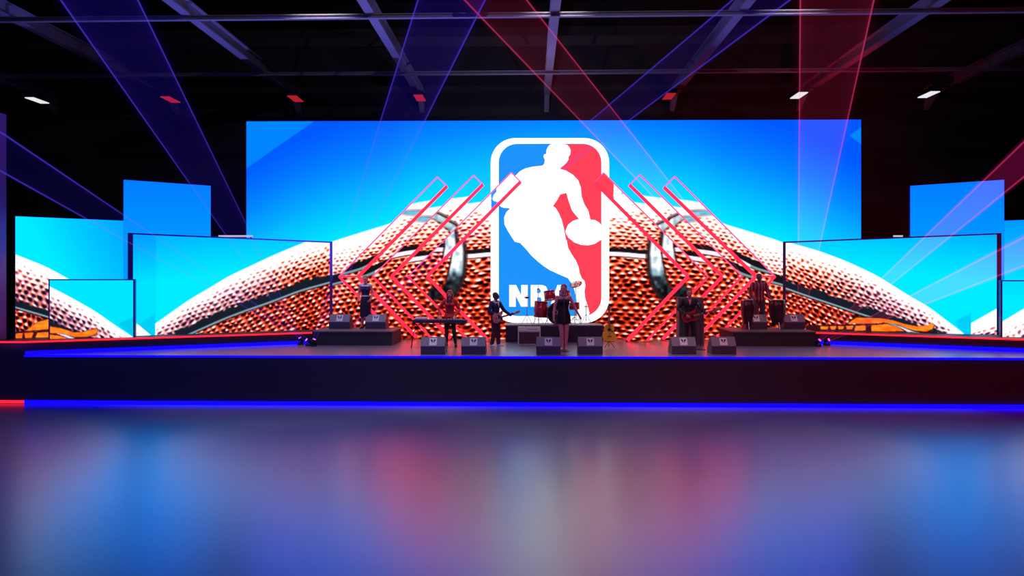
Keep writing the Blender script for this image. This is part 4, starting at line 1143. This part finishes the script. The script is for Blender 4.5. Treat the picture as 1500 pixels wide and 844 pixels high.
# bass player, turned towards the middle
pb = on_z(726, 507, H)
M_bassg = mat('bass_pink_body', (196, 128, 130), .3, coat=.4)
rb, VB = person('person in a navy jacket with white shoulders playing bass guitar', pb, math.radians(54), 1.62, dict(elL=(.185, -.05, .66), wrL=(.25, -.165, .565), hdL=(.1, -.5, .6), nL=(-.2, -1, 0), cuL=.9, elR=(-.17, .02, .65), wrR=(-.03, -.13, .55), hdR=(.7, -.3, -.6), nR=(0, 1, -.2), cuR=.8, ankR=(-.075, .03, .045), ankL=(.06, -.02, .045)), S_dark,
       [('trousers', M_maroon, dict(flare=.018)), ('jacket', M_navy, dict(e=.015)), ('collar', M_whitec), ('lapels', M_navyd), ('vee', M_whitec), ('shoes', M_whitec)], (M_greyhair, 'short'), False, .35)
Rz = Matrix.Rotation(math.radians(54), 4, 'Z')
def held(root_loc, rotz, h, c, dirv):
    R = Matrix.Rotation(rotz, 4, 'Z')
    x = Vector(dirv).normalized(); y = Vector((0, 1, 0)); y = (y - x * y.dot(x)).normalized(); z = x.cross(y)
    L = Matrix((x, y, z)).transposed()
    return root_loc + (R @ (Vector(c) * h)), (R.to_3x3() @ L)
o, M = held(pb, math.radians(54), 1.62, (-.03, -.115, .535), (.95, -.05, .14))
electric_guitar('pinkish bass guitar held by the person in navy', o, M.to_4x4(), M_bassg, mat('guard_pale', (226, 190, 190), .4), .68, True)
# singer
ps = on_z(825.5, 513.2, H)
person('person singing in a strapless black dress at the front centre', ps, 0, 1.88, dict(elR=(-.135, .0, .645), wrR=(-.15, -.05, .50), elL=(.165, .02, .655), wrL=(.235, .0, .525), hdL=(.45, -.05, -.8), hdR=(.1, -.1, -1), kneeL=(.04, -.015, .285), kneeR=(-.03, -.015, .285), ankL=(.03, .012, .05), ankR=(-.02, -.015, .05), hipL=(.047, 0, .52), hipR=(-.047, 0, .52)), S_pink,
       [('dress', M_blackc, dict(z=.405)), ('scarf', M_scarf), ('shoes', mat('beige_shoe', (226, 172, 150), .5))], (M_redhair, 'bun'), True, -.3)
# guitarist
pg = on_z(1010, 508.6, H)
person('person in a dark suit playing the red electric guitar', pg, math.radians(-6), 1.72, dict(elL=(.19, -.03, .67), wrL=(.255, -.15, .585), hdL=(.3, -.5, .5), nL=(-.2, -1, 0), cuL=.9, elR=(-.185, .015, .66), wrR=(-.075, -.125, .56), hdR=(.8, -.25, -.5), nR=(0, 1, -.2), cuR=.7, ankL=(.085, .0, .045), kneeL=(.07, -.012, .285), ankR=(-.08, .0, .045)), S_mid,
       [('trousers', M_blackc, dict(flare=.01)), ('jacket', M_blackc, dict(e=.018)), ('vee', mat('pink_shirt', (206, 110, 130), .7)), ('shoes', M_blackc)], (M_darkhair, 'short'), False, 0)
o, M = held(pg, math.radians(-6), 1.72, (.01, -.115, .535), (.93, -.05, .26))
electric_guitar('red electric guitar held by the person in the dark suit', o, M.to_4x4(), mat('guitar_red', (176, 34, 56), .25, coat=.5), mat('guard_dark', (110, 30, 50), .3), .62)
# conga player
p = on_Y(1112, 450, yR + 1.12); p.z = H + .45
person('person in a striped shirt standing between the congas on the right riser', p, 0, 1.74, dict(elL=(.165, .0, .655), wrL=(.15, -.1, .565), elR=(-.165, .0, .655), wrR=(-.15, -.1, .565), hdL=(.2, -.8, -.25), hdR=(-.2, -.8, -.25), nL=(0, 0, -1), nR=(0, 0, -1)), S_dark,
       [('trousers', M_greyc, dict(flare=.012)), ('shirt', M_stripe, dict(e=.024, hem=1)), ('shoes', M_blackc)], (M_darkhair, 'short'))

# ------------------------------------------------------------------ moving heads and their beams
M_headl = mat('fixture_black', (16, 16, 18), .4)
def moving_head(label, p, aim, lensm):
    r = thing('moving_head_light', label, 'stage light', p)
    bm = bmesh.new(); box(bm, (0, 0, .025), (.16, .16, .05), bev=.01); obj('base', bm, M_headl, r)
    bm = bmesh.new()
    for s in (-1, 1): box(bm, (s * .075, 0, .11), (.018, .05, .13), bev=.006)
    box(bm, (0, 0, .058), (.168, .06, .016)); obj('yoke', bm, M_headl, r)
    d = (aim - p - Vector((0, 0, .14))).normalized()
    Mh = Matrix.Translation((0, 0, .14)) @ Vector((0, 0, 1)).rotation_difference(d).to_matrix().to_4x4()
    bm = bmesh.new(); lathe(bm, [(0, -.09), (.035, -.085), (.05, -.04), (.052, .05), (.058, .07), (.058, .085), (.046, .085), (.046, .07), (0, .07)], 24, Mh); hd = obj('head', bm, M_headl, r, True)
    bm = bmesh.new(); lathe(bm, [(0, .072), (.045, .072), (.045, .082), (0, .088)], 20, Mh); obj('lens', bm, lensm, hd)
    return p + Vector((0, 0, .14)) + d * .09, d
def beam(label, hlab, hp, far, Yend, colr, halo=1.25):
    """far: the two edge pixels of the beam at its far end"""
    (x1, y1), (x2, y2) = far
    p = on_z(*hp, H)
    e1 = EYE + ray(x1, y1) * 1.0; 
    k = Yend / ray((x1 + x2) / 2, (y1 + y2) / 2).y
    c = EYE + ray((x1 + x2) / 2, (y1 + y2) / 2) * k
    s, d = moving_head(hlab, p, c, LENS_B if colr == 'blue' else LENS_R)
    mid = Vector(((x1 + x2) / 2, (y1 + y2) / 2, 0))
    sp = on_z(hp[0], hp[1] - 6, H)
    ax = Vector(((x1 + x2) / 2 - hp[0], (y1 + y2) / 2 - hp[1] + 6, 0)).normalized()
    wv = Vector((x2 - x1, y2 - y1, 0)); wpx = abs(wv.x * ax.y - wv.y * ax.x)
    R = wpx / 2 * k / F
    L = (c - s).length; r0 = .045
    Q = Vector((0, 0, 1)).rotation_difference(d).to_matrix().to_4x4()
    root = thing('light_beam', label, 'light beam', s)
    tk = lambda q: max(.0012, .0022 * q)
    n = 160
    bm = bmesh.new()
    ro = [(r0, 0), (R, L)]; ri = [(R - tk(R), L), (r0 - tk(r0), 0)]
    rings = []
    for rr, z in ro + ri:
        rings.append([bm.verts.new(Q @ Vector((rr * math.cos(2 * PI * i / n), rr * math.sin(2 * PI * i / n), z))) for i in range(n)])
    for a, b in zip(rings, rings[1:] + rings[:1]):
        for i in range(n): bm.faces.new((a[i], a[(i + 1) % n], b[(i + 1) % n], b[i]))
    obj('beam_shell', bm, SHELL[colr], root)
    bm = bmesh.new(); lathe(bm, [(r0 * 1.05, 0), (R * halo, L)], n, Q); obj('haze_glow', bm, GLOW[colr], root)
    sd = d.cross(((s + c) / 2 - EYE).normalized()).normalized()          # added glowing tubes stand in for the beam's bright rims
    for k in (-1, 1):
        bm = bmesh.new(); tube(bm, [sd * k * r0 * .9, d * L + sd * k * R * .99], [.008, .026], 12); obj('rim_glow_tube', bm, RIM_GLOW[colr], root)
LENS_B = emit('lens_violet', (190, 60, 255), 6); LENS_R = emit('lens_pink', (255, 40, 150), 6)
SHELL = {'blue': haze_mat('haze_blue_shell', (.08, .035, 1.0), 6.0, 7.0), 'red': haze_mat('haze_red_shell', (1.0, .05, .20), 4.2, 4.5)}
GLOW = {'blue': haze_mat('haze_blue', (.04, .01, 1.0), .008, .003), 'red': haze_mat('haze_red', (1.0, .02, .12), .006, .003), 'pink': haze_mat('haze_pink', (1.0, .02, .34), .09, .22)}
RIM_GLOW = {'blue': haze_mat('rim_glow_blue', (.12, .06, 1.0), 7.5, 6.0), 'red': haze_mat('rim_glow_red', (1.0, .05, .24), 7.0, 5.0)}
SHELL['pink'] = SHELL['red']; RIM_GLOW['pink'] = RIM_GLOW['red']
beam('broad blue light beam rising steeply to the upper left corner', 'moving head light at the deck rear left, outermost by the platform edge', (441, 505), ((66, -40), (183, -40)), 17.5, 'blue')
beam('blue light beam sloping low across the left screens to the border', 'moving head light at the deck rear left, second from the platform edge', (452, 506.5), ((-60, 217), (-60, 154)), 15.0, 'blue')
beam('blue light beam rising nearly upright left of the centre', 'moving head light before the left end of the left riser', (459, 507.4), ((624, -40), (728, -40)), 18.5, 'blue')
beam('long blue light beam slanting to the upper right over the logo', 'moving head light behind the left riser', (497, 498.3), ((1118, -40), (1209, -40)), 18.5, 'blue')
beam('red light beam slanting to the upper left above the logo', 'moving head light behind the right riser, inner one', (1156, 499.2), ((645, -40), (741, -40)), 18.5, 'red')
beam('red light beam rising nearly upright on the right', 'moving head light behind the right riser, outer one', (1170, 499.2), ((1176, -40), (1284, -40)), 18.5, 'red')
beam('red light beam slanting over the tall right panel', 'moving head light at the deck rear right by the platform edge', (1198, 507.5), ((1560, 153), (1560, 210)), 15.5, 'pink')
beam('low pink light beam crossing the right screen to the border', 'moving head light at the deck rear right, outermost', (1211, 506), ((1560, 318), (1560, 366)), 16.0, 'pink')

# ------------------------------------------------------------------ roof steel
def ibeam(bm, p, q, w, h, tf=.05):
    p, q = Vector(p), Vector(q); d = q - p; L = d.length; d.normalize()
    s = d.cross(Vector((0, 0, 1))).normalized(); u = s.cross(d)
    M = Matrix((d, s, u)).transposed().to_4x4(); M.translation = (p + q) / 2
    box(bm, (0, 0, tf / 2), (L, w, tf), M); box(bm, (0, 0, h - tf / 2), (L, w, tf), M); box(bm, (0, 0, h / 2), (L, w * .25, h - tf), M)
ZT_ = 11.0
for k in range(-4, 5):
    x = .75 + 5.35 * k
    r = thing('roof_beam', 'grey roof beam running from front to back overhead, ' + ['far outermost on the left', 'outermost in view on the left', 'third left of the middle beam', 'next left of the middle beam', 'the middle one', 'next right of the middle beam', 'second right of the middle beam', 'outermost in view on the right', 'far outermost on the right'][k + 4], 'beam', (x, 20, ZT_), 0, 'front to back roof beams')
    bm = bmesh.new(); ibeam(bm, (0, -9, 0), (0, 8.6, 0), .27, .42); obj('girder', bm, M_steel, r)
    bm = bmesh.new(); prism(bm, [(-.1, 8.6, 0), (-.1, 9.3, -.55), (-.1, 9.3, .42), (-.1, 8.6, .42)], (.2, 0, 0)); obj('end_bracket', bm, M_steel, r)
    bm = bmesh.new()
    for s in (-1, 1): tube(bm, [(0, -3, .42), (s * 1.6, 1.5, 2.9)], .035, 6)
    obj('brace', bm, M_steel, r)
    if k in (-4, -3, -2, -1, 1, 2, 3):
        red = k in (-3, -2, -1, 1)
        lab = {-4: 'white beam end plate with its light painted as glow, far left', -3: 'red beam end plate with its light painted as glow, behind the steep blue beam', -2: 'red beam end plate with its light painted as glow, above the screen corner', -1: 'red beam end plate with its light painted as glow, behind the upright blue beam', 1: 'red beam end plate with its light painted as glow, right of the logo', 2: 'small white beam end plate with its light painted as glow, by the upright red beam', 3: 'white beam end plate with its light painted as glow, at the right'}[k]
        f = thing('glowing_haunch', lab, 'light', (on_Y({-4: 55, -3: 250, -2: 433, -1: 615, 1: 980, 2: 1170, 3: 1360}[k], 143, 27.4).x, 27.4, 10.56))  # haunch plates lit by something unseen, modelled as glowing boxes
        xo = x - f.location.x
        bm = bmesh.new(); box(bm, (0, 0, .12), (.44, 1.0, .14), bev=.02); obj('haunch_box', bm, M_black, f)
        bm = bmesh.new(); box(bm, (0, -.02, .035), (.36, .9, .03)); obj('lens', bm, emit('haunch_glow_red', (190, 34, 50), .8) if red else emit('haunch_glow_white', (235, 232, 240), 1.0), f)  # glow stands in for light falling on the plate
        bm = bmesh.new(); tube(bm, [(0, 0, .18), (0, 0, .34), (xo, 0, .34), (xo, 0, .45)], .03); obj('bracket', bm, M_black, f)
for i, (y, z, lab) in enumerate(((19.65, 11.0, 'grey cross beam spanning the hall overhead, nearer one'), (25.2, 11.0, 'grey cross beam spanning the hall overhead, farther one'), (14.1, 11.0, 'grey cross beam spanning the hall overhead, out of the front'))):
    if i == 2: continue
    r = thing('cross_beam', lab, 'beam', (0, y, z), 0, 'cross beams under the roof')
    bm = bmesh.new(); ibeam(bm, (-31, 0, -.13), (31, 0, -.13), .12, .13, .03); obj('girder', bm, M_steel, r)
    bm = bmesh.new(); box(bm, (0, .3, 1.2), (62, .1, .35)); obj('upper_rail', bm, mat('dark_steel', (60, 52, 58), .6), r)

# side column at the left edge
yc = 18.35
xr = on_Y(9.5, 450, yc + .15).x; zt = on_Y(5, 166, yc).z
r = thing('side_column', 'tall purple lit column at the extreme left border', 'column', (xr - .45, yc, ZW))
bm = bmesh.new(); box(bm, (0, 0, (zt - ZW) / 2), (.9, .3, zt - ZW), bev=.01); obj('shaft', bm, mat('column_paint', (150, 90, 170), .7), r)
bm = bmesh.new(); box(bm, (-.03, 0, .06), (.94, .36, .12), bev=.01); obj('plinth', bm, M_black, r)

# ------------------------------------------------------------------ wash lights, several of them unseen fills added for brightness
def area(name, loc, aim, size, rgb, power, spread=180):
    l = bpy.data.lights.new(name, 'AREA'); l.shape = 'DISK'; l.size = size; l.energy = power; l.color = rgb; l.spread = math.radians(spread)
    o = bpy.data.objects.new(name, l); C.objects.link(o); o.location = loc
    o.rotation_euler = (Vector(aim) - Vector(loc)).to_track_quat('-Z', 'Y').to_euler(); return o
def spot(name, loc, aim, rgb, power, angle, blend=.6, rad=.1):
    l = bpy.data.lights.new(name, 'SPOT'); l.energy = power; l.color = rgb; l.spot_size = math.radians(angle); l.spot_blend = blend; l.shadow_soft_size = rad
    o = bpy.data.objects.new(name, l); C.objects.link(o); o.location = loc
    o.rotation_euler = (Vector(aim) - Vector(loc)).to_track_quat('-Z', 'Y').to_euler(); return o
spot('house_wash_blue', (-14, 2, 12.5), (-9, 19, 1.0), (.14, .10, 1.0), 4200, 64)
spot('house_wash_red', (16, 2, 12.5), (12, 19, .8), (1.0, .04, .12), 4200, 62)
spot('roof_wash_red', (10, 23.8, 7.2), (10, 27, 12), (1.0, .03, .08), 260, 130)
spot('roof_fill_violet', (0, 23.8, 7.8), (0, 25.8, 12), (.5, .42, .85), 260, 140)  # unseen spot added behind the screen to lift the roof beams
spot('wall_fill', (0, 8, 13.6), (0, 29.5, 9), (.62, .5, .66), 900, 125, 1)  # unseen fill added to lift the dark back wall
spot('roof_fill_blue', (-7, 21.0, 2.2), (-7, 20, 12), (.2, .2, 1.0), 1600, 120)  # unseen uplight added to brighten the roof steel in blue
spot('column_wash', (-13.9, 16.6, 1.0), (-13.7, 18.3, 4.5), (.45, .15, 1.0), 60, 100)
spot('floor_fill_blue', (-9, 8, 13), (-9, 9, 0), (.10, .16, 1.0), 1500, 70, 1)  # unseen fill added to turn the left floor bluer
spot('floor_fill_violet', (9, 8, 13), (9, 9, 0), (.16, .10, 1.0), 1200, 70, 1)  # matching added fill, shifts the right floor towards violet
for i, x in enumerate((-6, .8, 7.5)):
    spot('stage_top_wash', (x, 18.6, 13.2), (x, 20.4, 1.3), (1.0, .84, .92), 900 if i == 2 else 1500, 52, .5, .3)
spot('stage_front_wash', (0, 1, 12.6), (.6, 21, 2.4), (.74, .44, 1.0), 1500, 46, .6, .3)
# ------------------------------------------------------------------ world, camera
w = bpy.data.worlds.new('World'); bpy.context.scene.world = w; w.use_nodes = True
w.node_tree.nodes['Background'].inputs[0].default_value = (.010, .009, .013, 1); w.node_tree.nodes['Background'].inputs[1].default_value = 1
cam = bpy.data.cameras.new('camera'); co = bpy.data.objects.new('camera', cam); C.objects.link(co)
cam.sensor_width = 36; cam.sensor_fit = 'HORIZONTAL'; cam.lens = F / W * 36
cam.shift_y = -(HH / 2 - HOR) / W
co.location = EYE; co.rotation_euler = (PI / 2, 0, YAW)
cam.clip_end = 200
sc = bpy.context.scene; sc.camera = co
sc.view_settings.view_transform = 'Standard'; sc.view_settings.look = 'None'; sc.view_settings.exposure = 0; sc.view_settings.gamma = 1
sc.view_settings.use_curve_mapping = False
